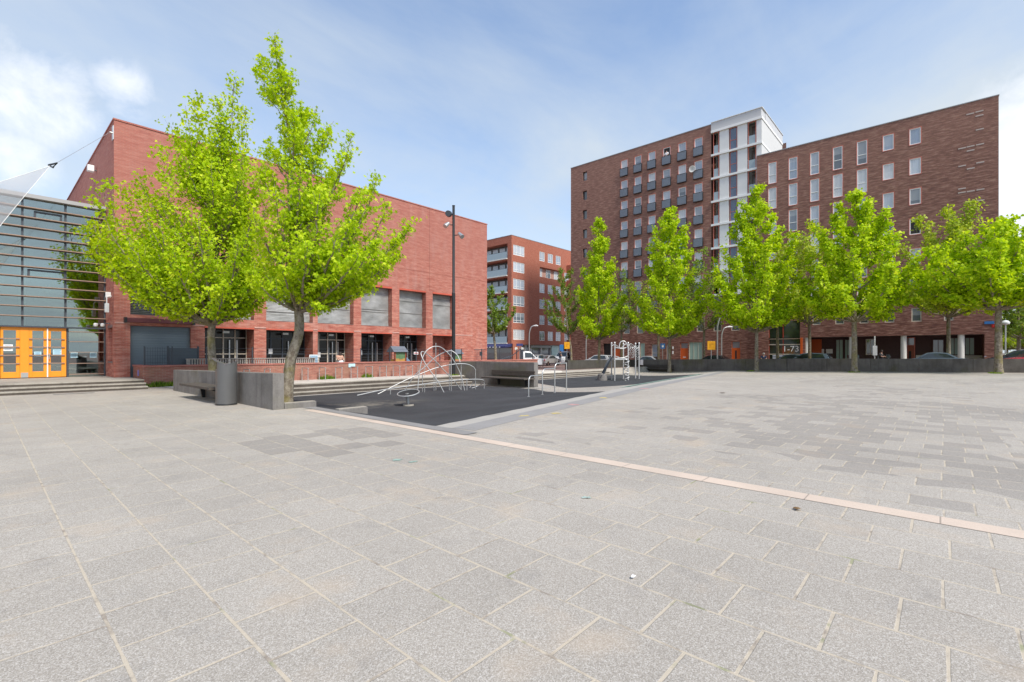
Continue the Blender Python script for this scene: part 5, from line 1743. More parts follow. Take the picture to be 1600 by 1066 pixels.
mb = MB(); v = fp(941, -.5, -.6); mb.lathe(tuple(v), [(.33, -.1), (.36, .1), (.3, .42), (.15, .5)], 16); mb.build('slide_foot', M_CONC, o, org=FO, smooth=True)

# ------------------------------------------------------------------ sail over the entrance, with its cable
SD = 15.5
def sp_(px, py, d): return at_d(px, py, d)
corner = sp_(79, 259, SD)
sail = empty('shade_sail', corner, 'white tensioned fabric sail hanging in front of the glazed hall, top left', 'sail')
A_, B_, C_ = corner, sp_(-260, 345, 11.5), sp_(-120, 520, 13.0)
N = 14
vs, fs = [], []
idx = {}
for i in range(N + 1):
    for j in range(N + 1 - i):
        a, b = i / N, j / N
        c = 1 - a - b
        p = A_ * c + B_ * a + C_ * b
        cen = (A_ + B_ + C_) / 3
        edge = 1 - min(1, 3.2 * min(a, b, c) * 3)
        sag = 27 * a * b * c
        # edges pulled inwards like a cut sail
        e = (a * b * 4 if c < .5 else 0) + b * c * 4 * (1 - a) ** 2 + a * c * 4 * (1 - b) ** 2
        p = p + (cen - p) * .10 * e + Vector((0, 0, .25 * sag)) - v_f * .35 * sag
        idx[i, j] = len(vs); vs.append(tuple(p))
for i in range(N):
    for j in range(N - i):
        fs.append((idx[i, j], idx[i + 1, j], idx[i, j + 1]))
        if i + j < N - 1: fs.append((idx[i + 1, j], idx[i + 1, j + 1], idx[i, j + 1]))
def fabric(t, b):
    b.inputs['Base Color'].default_value = (.9, .9, .9, 1)
    out = [n for n in t.n if n.type == 'OUTPUT_MATERIAL'][0]
    tl = t.node('ShaderNodeBsdfTranslucent'); tl.inputs['Color'].default_value = (.95, .96, .97, 1)
    mx = t.node('ShaderNodeMixShader'); mx.inputs[0].default_value = .72
    tp = t.node('ShaderNodeBsdfTransparent'); m2 = t.node('ShaderNodeMixShader'); m2.inputs[0].default_value = .5
    t.l.new(b.outputs[0], mx.inputs[1]); t.l.new(tl.outputs[0], mx.inputs[2]); t.l.new(mx.outputs[0], m2.inputs[1]); t.l.new(tp.outputs[0], m2.inputs[2]); t.l.new(m2.outputs[0], out.inputs[0])
M_SAIL = mat('white sail fabric', rough=.6, build=fabric)
mb = MB(); mb.add(vs, fs); mb.build('fabric', M_SAIL, sail, org=corner, smooth=True)
mb = MB(); mb.tube([vs[idx[0, j]] for j in range(N + 1)], .007, 6); mb.build('hem', M_WHITE, sail, org=corner)
mb = MB(); mb.tube([vs[idx[i, 0]] for i in range(N + 1)], .007, 6); mb.build('hem', M_WHITE, sail, org=corner)
# ring plate at the corner
mb = MB(); a = sp_(76, 258, SD); b = sp_(89, 255, SD); c = sp_(82.5, 262, SD); mb.tube([a, b, c, a], .03, 6); mb.build('corner_plate', M_DGREY, sail, org=corner)
# cable from the corner plate to an eye high on the school
eye = Vector((SX0 - .12, SY + .15, 11.05))
mb = MB(); mb.tube([sp_(88, 255, SD), eye], .006, 6); mb.build('cable', M_STEEL, sail, org=corner)
t = empty('anchor_eye', (SX0, SY + .15, 11.05), 'steel anchor eye at the top corner of the school that holds the sail cable', 'anchor')
mb = MB(); mb.box(SX0 - .03, SX0, SY + .02, SY + .28, 10.75, 11.35); mb.build('plate', M_STEEL, t, org=t.location)
mb = MB(); mb.tube([(SX0, SY + .15, 11.05), eye], .04, 8); mb.build('eye', M_STEEL, t, org=t.location)
# letters on the sail
lt = text('lettering', 'R', 1.0, M_BLACK, sail, sp_(0, 307, 12.55) - v_f * .25, (math.radians(78), math.radians(-14), math.radians(41.9 - 90 + 8)), extr=.004, org=corner)
lt.scale = (.62, .62, .62)

# drain slot and litter on the paving
p = gnd(116, 615.5)
o = empty('drain_slot', (p.x, p.y, 0.004), 'dark slot drain in the paving in front of the entrance steps', 'drain')
mb = MB(); mb.box(-.5, .5, -.06, .06, 0, .008); mb.build('grate', M_BLACK, o)
mb = MB(); mb.box(-.54, .54, -.09, -.06, 0, .010); mb.box(-.54, .54, .06, .09, 0, .010); mb.build('frame', M_EDGE, o)
def leaf_litter(px, py, label, col, s=.07, name='fallen_leaf', cat='leaf'):
    p = gnd(px, py, 0.006); p.z += zf(p.x, p.y)
    rr = random.Random(int(px)); mb = MB()
    n = 9
    P = [(math.cos(i * 2 * math.pi / n) * s * rr.uniform(.5, 1.2), math.sin(i * 2 * math.pi / n) * s * rr.uniform(.4, 1), rr.uniform(0, .02)) for i in range(n)]
    mb.add(P + [(0, 0, .018)], [(i, (i + 1) % n, n) for i in range(n)])
    o = mb.build(name, mat('litter ' + label[:14], col, .8), None, loc=p); tag(o, label, cat)
leaf_litter(1245, 796, 'curled brown dead leaf on the paving below the pink curb', (.16, .09, .03), .04)
leaf_litter(1129, 614, 'dark dead leaf on the paving in front of the far trees', (.07, .04, .03), .13)
leaf_litter(990, 903, 'white scrap of chewed paper in the foreground paving', (.75, .75, .75), .022, 'paper_scrap', 'litter')
leaf_litter(190, 607, 'white crumpled paper at the right end of the entrance steps', (.8, .8, .8), .10, 'paper_scrap', 'litter')
leaf_litter(42, 610, 'white paper scrap beside the entrance steps, far left', (.8, .8, .8), .08, 'paper_scrap', 'litter')
def stain(px, py, label, col, s):
    p = gnd(px, py, 0.0); p.z = zf(p.x, p.y) + .006
    rr = random.Random(int(px * 7)); mb = MB(); n = 14
    P = [(math.cos(i * 2 * math.pi / n) * s * rr.uniform(.25, 1.2), math.sin(i * 2 * math.pi / n) * s * rr.uniform(.25, 1), 0) for i in range(n)]
    mb.add(P + [(0, 0, .0)], [(i, (i + 1) % n, n) for i in range(n)])
    o = mb.build('paint_mark', mat('mark ' + label[:12], col, .9, var=.5, vscale=30), None, loc=p); tag(o, kind='structure')
stain(621, 719, 'green', (.26, .36, .31), .08)
stain(645, 722, 'green', (.26, .36, .31), .07)
stain(917, 778, 'greenish', (.33, .41, .37), .06)
stain(868, 546 + 100, 'yel', (.5, .4, .15), .16)
stain(801 + 18, 650, 'yel', (.62, .46, .16), .17)
stain(942, 622, 'yel', (.62, .46, .16), .2)
stain(897, 632.5, 'pinkish', (.45, .25, .24), .2)
stain(1007, 607, 'pinkish', (.45, .25, .24), .25)
# ------------------------------------------------------------------ trees
def leaf_mesh(name, pts, nrm_bias, size, rng, m, parent, org, nv=8):
    """many leaf-sized faces, one star-shaped face each"""
    n = len(pts)
    ang = rng.uniform(0, 2 * np.pi, n)
    # random normals, leaning up and outwards
    nr = rng.normal(size=(n, 3)); nr[:, 2] = np.abs(nr[:, 2]) * 0.8 + 0.25
    nr += nrm_bias
    nr /= np.linalg.norm(nr, axis=1)[:, None]
    ref = rng.normal(size=(n, 3))
    t1 = np.cross(nr, ref); t1 /= np.linalg.norm(t1, axis=1)[:, None]
    t2 = np.cross(nr, t1)
    if nv == 10:
        rad = np.array([1.0, .42, .92, .40, .78, .25, .78, .40, .92, .42])
    elif nv == 8:
        rad = np.array([1.0, .5, .9, .45, .5, .45, .9, .5])
    else:
        rad = np.array([1.0, .62, .85, .5, .85, .62])[:nv]
    th = np.arange(nv) * 2 * np.pi / nv
    sz = size * rng.uniform(.65, 1.25, n)
    V = pts[:, None, :] + (t1[:, None, :] * (np.cos(th) * rad)[None, :, None] + t2[:, None, :] * (np.sin(th) * rad)[None, :, None]) * (sz * .5)[:, None, None]
    # droop the outer points a little
    V[:, :, 2] -= (rad[None, :] ** 2) * (sz * .10)[:, None]
    V = V.reshape(-1, 3) - np.array(org)
    me = bpy.data.meshes.new(name)
    me.vertices.add(n * nv); me.vertices.foreach_set('co', V.astype(np.float32).ravel())
    me.loops.add(n * nv); me.loops.foreach_set('vertex_index', np.arange(n * nv, dtype=np.int32))
    me.polygons.add(n); me.polygons.foreach_set('loop_start', np.arange(0, n * nv, nv, dtype=np.int32)); me.polygons.foreach_set('loop_total', np.full(n, nv, dtype=np.int32))
    me.update(calc_edges=True)
    return me

def make_tree(name, label, cat, group, base, trunk, r0, limbs, seed, nleaf, lsize, m=M_LEAF, nv=8, sub=1.0, twig=.9, tall=1.0, leafr=.16, bark=M_BARK, up=.55, lowest=0.0):
    """trunk: points from the foot to the top of the leader.  limbs: (height fraction on the trunk, tip point)"""
    rng = np.random.default_rng(seed); rr = random.Random(seed)
    o = empty(name, base, label, cat, group)
    org = tuple(base)
    wood = MB(); br = MB()
    T = smooth_path(trunk, 6)
    n = len(T)
    Lt = sum((T[i + 1] - T[i]).length for i in range(n - 1))
    rad = []
    acc = 0
    lo = max(.2, (lowest or 2.5) / Lt)
    for i in range(n):
        if i: acc += (T[i] - T[i - 1]).length
        t = acc / Lt
        rad.append(max(.010, r0 * (1 - .25 * min(1, t / lo)) * (1 if t < lo else max(0.04, (1 - (t - lo) / (1 - lo))) ** 1.6) * (1 + .35 * math.exp(-acc / .25))))
    wood.tube(T, rad, 12)
    wood.build('trunk', bark, o, org=org, smooth=True)
    def on_trunk(f):
        s = f * Lt; a = 0
        for i in range(n - 1):
            l = (T[i + 1] - T[i]).length
            if a + l >= s:
                return T[i].lerp(T[i + 1], (s - a) / max(l, 1e-6)), rad[i]
            a += l
        return T[-1], rad[-1]
    segs = []        # leaf-bearing segments (a, b, weight)
    for f, tip in limbs:
        p0, r_ = on_trunk(f)
        tip = Vector(tip)
        hv = Vector((tip.x - p0.x, tip.y - p0.y, 0))
        ctrl = p0 + hv * .72 + Vector((0, 0, (tip.z - p0.z) * (.30 if tip.z > p0.z else .1)))
        L = (tip - p0).length
        P = bez(p0, ctrl, tip, 12)
        P = [p + Vector((rr.uniform(-1, 1), rr.uniform(-1, 1), rr.uniform(-1, 1))) * .035 * L / 3 if 0 < i < 12 else p for i, p in enumerate(P)]
        rl = min(r_ * .62, .012 + L * .0155)
        br.tube(P, [max(.006, rl * (1 - i / 13)) for i in range(13)], 6, cap=False)
        ns = max(4, int(L * 5.0 * sub))
        for k in range(ns):
            t = .16 + .84 * (k + rr.random()) / ns
            i = min(11, int(t * 12)); q = P[i].lerp(P[i + 1], t * 12 - i)
            tg = (P[i + 1] - P[i]).normalized()
            d = Vector((rr.gauss(0, 1), rr.gauss(0, 1), rr.gauss(0, .45)))
            d = d - tg * d.dot(tg); d.normalize()
            dd = (d * .80 + tg * .85 + Vector((0, 0, up))).normalized()
            ln = twig * (1.0 - .68 * t) * rr.uniform(.55, 1.25) * (.6 + .4 * min(1, L / 2.5))
            e = q + dd * ln
            mid = q.lerp(e, .5) + Vector((0, 0, -.04 * ln))
            e = e + Vector((0, 0, .10 * ln))
            br.tube([q, mid, e], [max(.004, rl * .33 * (1 - t * .5)), .005, .003], 4, cap=False)
            segs.append((q.lerp(e, .25), e, ln))
        segs.append((P[9], P[12], .5))
    # leader also bears leaves
    for k in range(int(Lt * 2.5 * sub)):
        f = .45 + .55 * rr.random()
        q, r_ = on_trunk(f)
        if q.z - base[2] < lowest: continue
        d = Vector((rr.gauss(0, 1), rr.gauss(0, 1), 0)).normalized()
        ln = twig * (1.15 - f) * rr.uniform(.5, 1.1)
        e = q + (d + Vector((0, 0, .8))).normalized() * ln
        br.tube([q, e], [.008, .003], 4, cap=False)
        segs.append((q, e, ln))
    br.build('branches', bark, o, org=org)
    w = np.array([s[2] for s in segs]); w = w / w.sum()
    per = 5
    nleaf = int(nleaf * DENS)
    nc = nleaf // per
    ci = rng.choice(len(segs), nc, p=w)
    A = np.array([tuple(s[0]) for s in segs])[ci]; B = np.array([tuple(s[1]) for s in segs])[ci]
    t = rng.uniform(0, 1.08, nc)[:, None]
    C = A * (1 - t) + B * t
    pts = (C[:, None, :] + rng.normal(size=(nc, per, 3)) * np.array([leafr, leafr, leafr * .7]) * .62).reshape(-1, 3)
    clump = rng.beta(2.0, 2.0, nc)
    tint = np.clip(np.repeat(clump, per) + rng.normal(0, .10, nc * per), 0, 1)
    cen = np.array([base[0], base[1], 0]) ; out = pts - cen; out[:, 2] = 0
    out /= np.maximum(np.linalg.norm(out, axis=1), .3)[:, None]
    me = leaf_mesh('crown', pts, out * .45, lsize, rng, m, o, org, nv)
    at = me.attributes.new('tint', 'FLOAT', 'FACE'); at.data.foreach_set('value', tint.astype(np.float32))
    me.materials.append(m)
    c = bpy.data.objects.new('crown', me); COL.objects.link(c); c.parent = o
    return o

DENS = 1.7
GT = 'maple trees planted in rows on the square'
def px_limbs(tips, base_d, trunk, rr, zr, fill=.8):
    """tips given where they stand in the photo, each with its own distance"""
    out = []
    z0, z1 = trunk[0][2], trunk[-1][2]
    for (px, py, dd) in tips:
        p = at_d(px, py, base_d + dd)
        # leave the trunk well below the tip
        q = Vector((trunk[0][0], trunk[0][1], 0)); hd = (Vector((p.x, p.y, 0)) - q).length
        za = max(zr[0], min(zr[1], p.z - hd * 1.05 - .3 - rr.uniform(0, .5)))
        out.append(((za - z0) / (z1 - z0), p))
        if fill and rr.random() < fill:
            c = q + Vector((0, 0, (za + p.z) / 2)); p2 = p.lerp(c, rr.uniform(.25, .5)) + Vector((rr.uniform(-.4, .4), rr.uniform(-.4, .4), rr.uniform(-.3, .5)))
            out.append(((max(zr[0], za - .2) - z0) / (z1 - z0), p2))
    return out

# nearest tree, at the corner of the pit
rr = random.Random(11)
db = 13.3
tb = [at_d(447, 633, db), at_d(450, 600, db), at_d(455, 560, db), at_d(467, 520, db), at_d(466, 480, db), at_d(458, 420, db), at_d(458, 330, db - .1), at_d(452, 220, db), at_d(436, 120, db + .1), at_d(429, 62, db)]
tb[0].z = -.05
tipsB = [(430, 60, 0), (407, 100, .3), (452, 118, -.3), (470, 165, .2), (492, 172, -.4), (515, 196, 0), (550, 212, -.5), (541, 245, .4), (588, 278, 0), (560, 300, -.9), (606, 318, .3), (622, 368, 0), (611, 402, -.7),
         (598, 433, .2), (566, 452, -.6), (540, 470, .4), (500, 478, -.9), (420, 222, .2), (403, 262, -.3), (396, 330, -.6), (402, 385, .5), (392, 425, -.8), (420, 455, .4), (430, 300, -1.2), (470, 260, -1.0),
         (500, 300, -1.6), (530, 350, -1.4), (480, 380, -1.8), (440, 400, -1.7), (560, 400, -1.5), (520, 260, 1.2), (480, 320, 1.5), (560, 360, 1.4), (430, 360, 1.6), (500, 420, 1.7), (590, 370, -1.2), (470, 440, 1.4), (450, 180, .5), (480, 215, .8),
         (640, 352, .2), (622, 395, .6), (575, 300, .8), (533, 420, -1.2)]
make_tree('maple_tree', 'leafy maple with a bent mottled trunk at the near corner of the pit', 'tree', GT, tuple(tb[0]), [tuple(p) for p in tb], .155,
          px_limbs(tipsB, db, tb, rr, (2.6, 8.0)), 21, 17500, .13, nv=10, sub=1.0, twig=.85, leafr=.14, lowest=3.0)
# second tree of the row, behind the low wall and the bin
rr = random.Random(12)
da = 18.3
ta = [at_d(333, 622, da), at_d(332, 575, da), at_d(330, 520, da), at_d(336, 487, da), at_d(338, 440, da), at_d(342, 330, da), at_d(358, 220, da), at_d(366, 130, da)]
ta[0].z = -.1
tipsA = [(366, 128, 0), (384, 172, .5), (345, 158, -.4), (303, 158, 0), (268, 198, .3), (292, 178, -.5), (330, 195, .5), (246, 232, -.6), (214, 268, 0), (188, 296, .7), (160, 292, 0), (158, 326, -.8), (134, 366, 0), (150, 395, .6),
         (175, 420, -.6), (200, 432, .8), (228, 452, -.5), (258, 470, .3), (300, 462, -1.0), (290, 250, -.8), (330, 260, -1.5), (262, 300, -1.5), (230, 340, -1.6), (200, 370, -1.4), (310, 340, -2.2), (270, 390, -2.2), (380, 240, -1.2), (402, 270, -.2),
         (398, 320, -1.4), (372, 380, -1.9), (400, 420, -1.0), (415, 395, .4), (380, 455, -.5), (350, 450, -1.8), (340, 300, 1.8), (290, 320, 2), (240, 380, 2), (380, 330, 2), (320, 420, 2), (410, 345, .8), (170, 350, .5), (215, 300, 1.2), (316, 225, 1.2), (425, 300, .3), (430, 350, -.4), (432, 400, .3), (425, 440, -.2), (405, 465, .6), (145, 350, .5), (190, 395, -.3), (230, 420, -1.0), (270, 440, -1.2), (420, 255, .6), (160, 380, 0), (250, 455, .6)]
make_tree('maple_tree', 'wide spreading maple rising behind the litter bin, in front of the school', 'tree', GT, tuple(ta[0]), [tuple(p) for p in ta], .16,
          px_limbs(tipsA, da, ta, rr, (2.5, 6.6)), 22, 30000, .15, nv=8, sub=.95, twig=1.15, leafr=.23, up=.4, lowest=3.2)

def auto_tree(label, x, y, H, cb, R, seed, nleaf, lsize, m=M_LEAF, group=GT, name='maple_tree', nl=26, r0=.17, lean=(0, 0), prof='cone', bark=M_BARK, twig=1.0, nv=6, zb=None, leafr=.22, up=.5):
    rr = random.Random(seed)
    zb = zf(x, y) - .05 if zb is None else zb
    top = Vector((x + lean[0], y + lean[1], zb + H))
    tk = [(x, y, zb), (x + lean[0] * .1 + rr.uniform(-.06, .06), y + lean[1] * .1, zb + cb * .55), (x + lean[0] * .3 + rr.uniform(-.1, .1), y + lean[1] * .3, zb + cb), (x + lean[0] * .6, y + lean[1] * .6 + rr.uniform(-.15, .15), zb + cb + (H - cb) * .5), tuple(top)]
    limbs = []
    for k in range(nl):
        f = (k + .5) / nl
        az = k * 2.399 + rr.uniform(-.4, .4)
        if prof == 'cone': pr = (1 - f ** 1.5) ** .85 * min(1, .62 + 3 * f)
        elif prof == 'oval': pr = math.sin(math.pi * min(1, .18 + .80 * f)) ** .75
        else: pr = (1 - f * .7)
        rad = R * pr * rr.uniform(.72, 1.12)
        zt = cb + (H - cb) * (f * .93 + .06) + rr.uniform(-.3, .5)
        zs = max(cb * .92, zt - rad * 1.15 - .4)
        limbs.append((min(.96, zs / H), (x + lean[0] * .6 + math.cos(az) * rad, y + lean[1] * .6 + math.sin(az) * rad, zb + zt)))
    return make_tree(name, label, 'tree', group, (x, y, zb), tk, r0, limbs, seed, nleaf, lsize, m, nv, sub=.8, twig=twig, leafr=leafr, bark=bark, up=up, lowest=cb)

# far row on the square.  heights read from the photo
def ht(px, X, ytop): Y, d = atX(px, X); return Y, d, zat(ytop, d)
rows_ = [(1560, 44.75, 348, 4.6, 'maple at the far right end of the row, crown cut by the picture edge', 31, 4.4, 9600, 'oval'),
         (1335, 44.3, 302, 4.2, 'broad maple in the middle of the long grey wall with grass at its foot', 32, 4.6, 10000, 'cone'),
         (1182, 44.75, 300, 3.7, 'maple in front of the main entrance and the white tower', 33, 4.7, 9600, 'cone'),
         (1046, 44.75, 328, 3.6, 'upright maple just right of the white climbing frame', 34, 3.9, 8600, 'cone'),
         (936, 44.75, 345, 3.5, 'slender maple left of the white climbing frame', 35, 2.9, 7000, 'cone')]
for px, X, yt, cb, lab, sd, R, nl_, pf_ in rows_:
    Y, d, zt = ht(px, X, yt)
    zb = zf(X, Y)
    auto_tree(lab, X, Y, zt - zb + .2, cb, R, sd, int(nl_ * 1.5), .25, M_LEAF, nl=40, r0=.21 if px > 1300 else .17, prof=pf_, twig=1.25, leafr=.26)
# street trees between the wall and the flats: thinner, yellower
GS = 'street trees along the front of the brown flats'
st = [(1265, 51, 350, 4.6, 3.6, 'yellow green street tree behind the wall, right of the main entrance number', 41, 5200, M_LEAFY), (1482, 51, 328, 4.6, 4.6, 'large yellow green street tree in front of the colonnade right end', 42, 8200, M_LEAFY),
      (1215, 52, 370, 4.8, 2.8, 'thin street tree right in front of the dark main entrance', 43, 2600, M_LEAFY), (1100, 53, 385, 4.6, 2.8, 'sparse olive street tree behind the upright maple', 44, 1700, M_LEAFD),
      (1029, 53, 400, 4.6, 2.2, 'sparse street tree with pale trunk beside the small blue sign', 45, 1500, M_LEAFY), (971, 54, 420, 4.8, 2.6, 'sparse olive street tree behind the climbing frame', 46, 1700, M_LEAFD)]
for px, X, yt, cb, R, lab, sd, nl_, mm in st:
    Y, d, zt = ht(px, X, yt)
    auto_tree(lab, X, Y, zt + .3, cb, R, sd, nl_, .25, mm, GS, 'street_tree', nl=22, r0=.15, prof='oval', twig=1.3, leafr=.34)
g3 = 'street trees in the gap between school and flats'
X, d = atY(775, 46); auto_tree('green tree at the end of the school in front of the glass balconies', X, 46, zat(452, d) + .3, 4.4, 3.1, 51, 5200, .24, M_LEAFD, g3, 'street_tree', nl=22, prof='oval', r0=.2, lean=(-1.2, .5), zb=-.1)
X, d = atY(893, 40); auto_tree('brownish green tree leaning behind the right yellow street sign', X, 40, zat(418, d) + .3, 4.6, 3.2, 52, 4200, .22, M_LEAFD, g3, 'street_tree', nl=20, prof='oval', r0=.17, lean=(-.9, 1.3), zb=-.2)
X, d = atY(902, 44); auto_tree('taller tree with pale new leaves between the two blocks of flats', X, 44, zat(400, d) + .3, 4.6, 2.6, 53, 2600, .24, M_LEAFY, g3, 'street_tree', nl=18, prof='oval', r0=.17, zb=-.2)
# greenery beyond the right end
g4 = 'trees beyond the right end of the flats'
for (px, d, yt, R, mm, lab, sd, n_) in ((1592, 62, 372, 4.2, M_LEAFD, 'dark green park tree beyond the right end of the flats', 61, 4200), (1590, 90, 480, 6.5, M_LEAFY, 'yellow green bushy tree low behind the red car', 62, 4600), (1640, 80, 430, 6, M_LEAFD, 'distant olive tree at the right edge behind the lamp', 63, 3800), (1574, 105, 500, 4.5, M_LEAFY, 'small yellow tree farthest away at the right', 64, 2400)):
    p = at_d(px, HY, d)
    auto_tree(lab, p.x, p.y, zat(yt, d), 2.2 if d > 70 else 3.5, R, sd, n_, .36, mm, g4, 'park_tree', nl=26, prof='oval', r0=.22, twig=1.6, leafr=.4, zb=0)

# ------------------------------------------------------------------ street furniture and signs beyond the wall
def curved_lamp(px, X, ytop, label, first=[None]):
    Y, d = atX(px, X)
    H = zat(ytop, d)
    o = empty('street_lamp', (X, Y, 0), label, 'street lamp', 'curved grey street lamps')
    rv = v_r * .55
    P = [(0, 0, -.5), (0, 0, H * .68), (rv.x * .12, rv.y * .12, H * .84), (rv.x * .5, rv.y * .5, H * .96), (rv.x * 1.1, rv.y * 1.1, H * .995)]
    mb = MB(); mb.tube(smooth_path(P, 5), .07, 10); mb.build('pole', M_STEEL, o, smooth=True)
    mb = MB(); a = Vector((rv.x * 1.05, rv.y * 1.05, H * .995)); b = a + v_r * .62
    mb.tube([a, a.lerp(b, .5) + Vector((0, 0, .03)), b], [.06, .13, .09], 12); mb.build('lamp_head', mat('lamp head', (.6, .6, .6), .4), o, smooth=True)
    return o
curved_lamp(1121, 50, 494, 'tall curved street lamp beside the dark parked car')
curved_lamp(1127.5, 56, 511, 'second curved street lamp just behind the taller one')
curved_lamp(916, 52, 530 - 10, 'curved street lamp left of the climbing frame at the corner of the flats')
X, d = atY(827, 42)
Yq = 42
o_ = curved_lamp(827, X, 509, 'curved street lamp above the white pickup in the gap')
o_.location = (X, Yq, 0)
Y, d = atX(1571, 56)
o = empty('street_lamp', (56, Y, 0), 'straight lamp with a round head at the right end of the street', 'street lamp')
mb = MB(); mb.tube([(0, 0, -.3), (0, 0, 3.7)], .05, 10); mb.build('pole', M_STEEL, o)
mb = MB(); mb.lathe((0, 0, 3.7), [(.08, 0), (.25, .08), (.28, .2), (.18, .34), (.03, .4)], 18); mb.build('lamp_head', M_LAMPG, o, smooth=True)

def sign(px, py, X, w, h, m, label, pole=M_STEEL, yplane=None, mark=None, nm='street_sign', zb=-.3):
    if yplane is None: Y, d = atX(px, X)
    else: X, d = atY(px, yplane); Y = yplane
    z = zat(py, d)
    o = empty(nm, (X, Y, 0), label, 'sign', rz=math.radians(41.9 - 90))
    mb = MB(); mb.tube([(0, .03, zb), (0, .03, z + h * .55)], .035, 8); mb.build('pole', pole, o)
    mb = MB(); mb.box(-w / 2, w / 2, -.02, .01, z - h / 2, z + h / 2); p_ = mb.build('panel', m, o, bevel=.004)
    if mark: mark(o, p_, z)
    return o
def yel_mark(o, p, z):
    mb = MB(); rr = random.Random(2)
    for k in range(4): mb.box(-.22, -.22 + rr.uniform(.2, .44), -.027, -.021, z + .22 - k * .13, z + .26 - k * .13)
    mb.build('print', mat('brown print', (.45, .18, .01), .6), p)
sign(1111.5, 540, 49.5, .80, .88, M_YEL, 'square yellow orange sign on a pole left of the tall curved lamp', mark=yel_mark)
sign(886, 540, 0, .75, .95, M_YEL, 'yellow orange sign on a pole in the gap by the leaning tree', yplane=39, mark=yel_mark)
def blue_mark(o, p, z):
    mb = MB(); mb.prism([(-.18, z - .02), (.0, z + .16), (.18, z - .02), (.1, z - .02), (.1, z - .15), (-.1, z - .15), (-.1, z - .02)], 'y', -.03, -.021); mb.build('symbol', M_PAPER, p)
sign(1035.5, 541, 55, .58, .62, M_BLUE, 'small blue sign with a white symbol beside a pale trunk', mark=blue_mark)
sign(877.5, 544, 0, .55, 1.0, M_BLUE, 'tall blue sign in the gap left of the yellow sign', yplane=41)
o = sign(1367, 548, 56, .42, .9, mat('white ticket machine', (.6, .6, .6), .5), 'white pole with a slim grey box in front of the colonnade', pole=M_WHITE)
mb = MB(); mb.tube([(0, .03, 1.5), (0, .03, 3.0)], .05, 8); mb.build('upper_pole', M_WHITE, o)
# traffic sign cluster in front of the cafe
o = sign(812, 539, 0, .9, .35, mat('navy panel', (.05, .06, .2), .6), 'navy street name sign with lamps at the corner of the orange flats', yplane=44)
for q in (-.5, .35):
    mb = MB(); mb.lathe((q, -.05, 2.0), [(.2, -.02), (.22, .01)], 16, 'y'); mb.build('round_sign', M_OFFW, o)

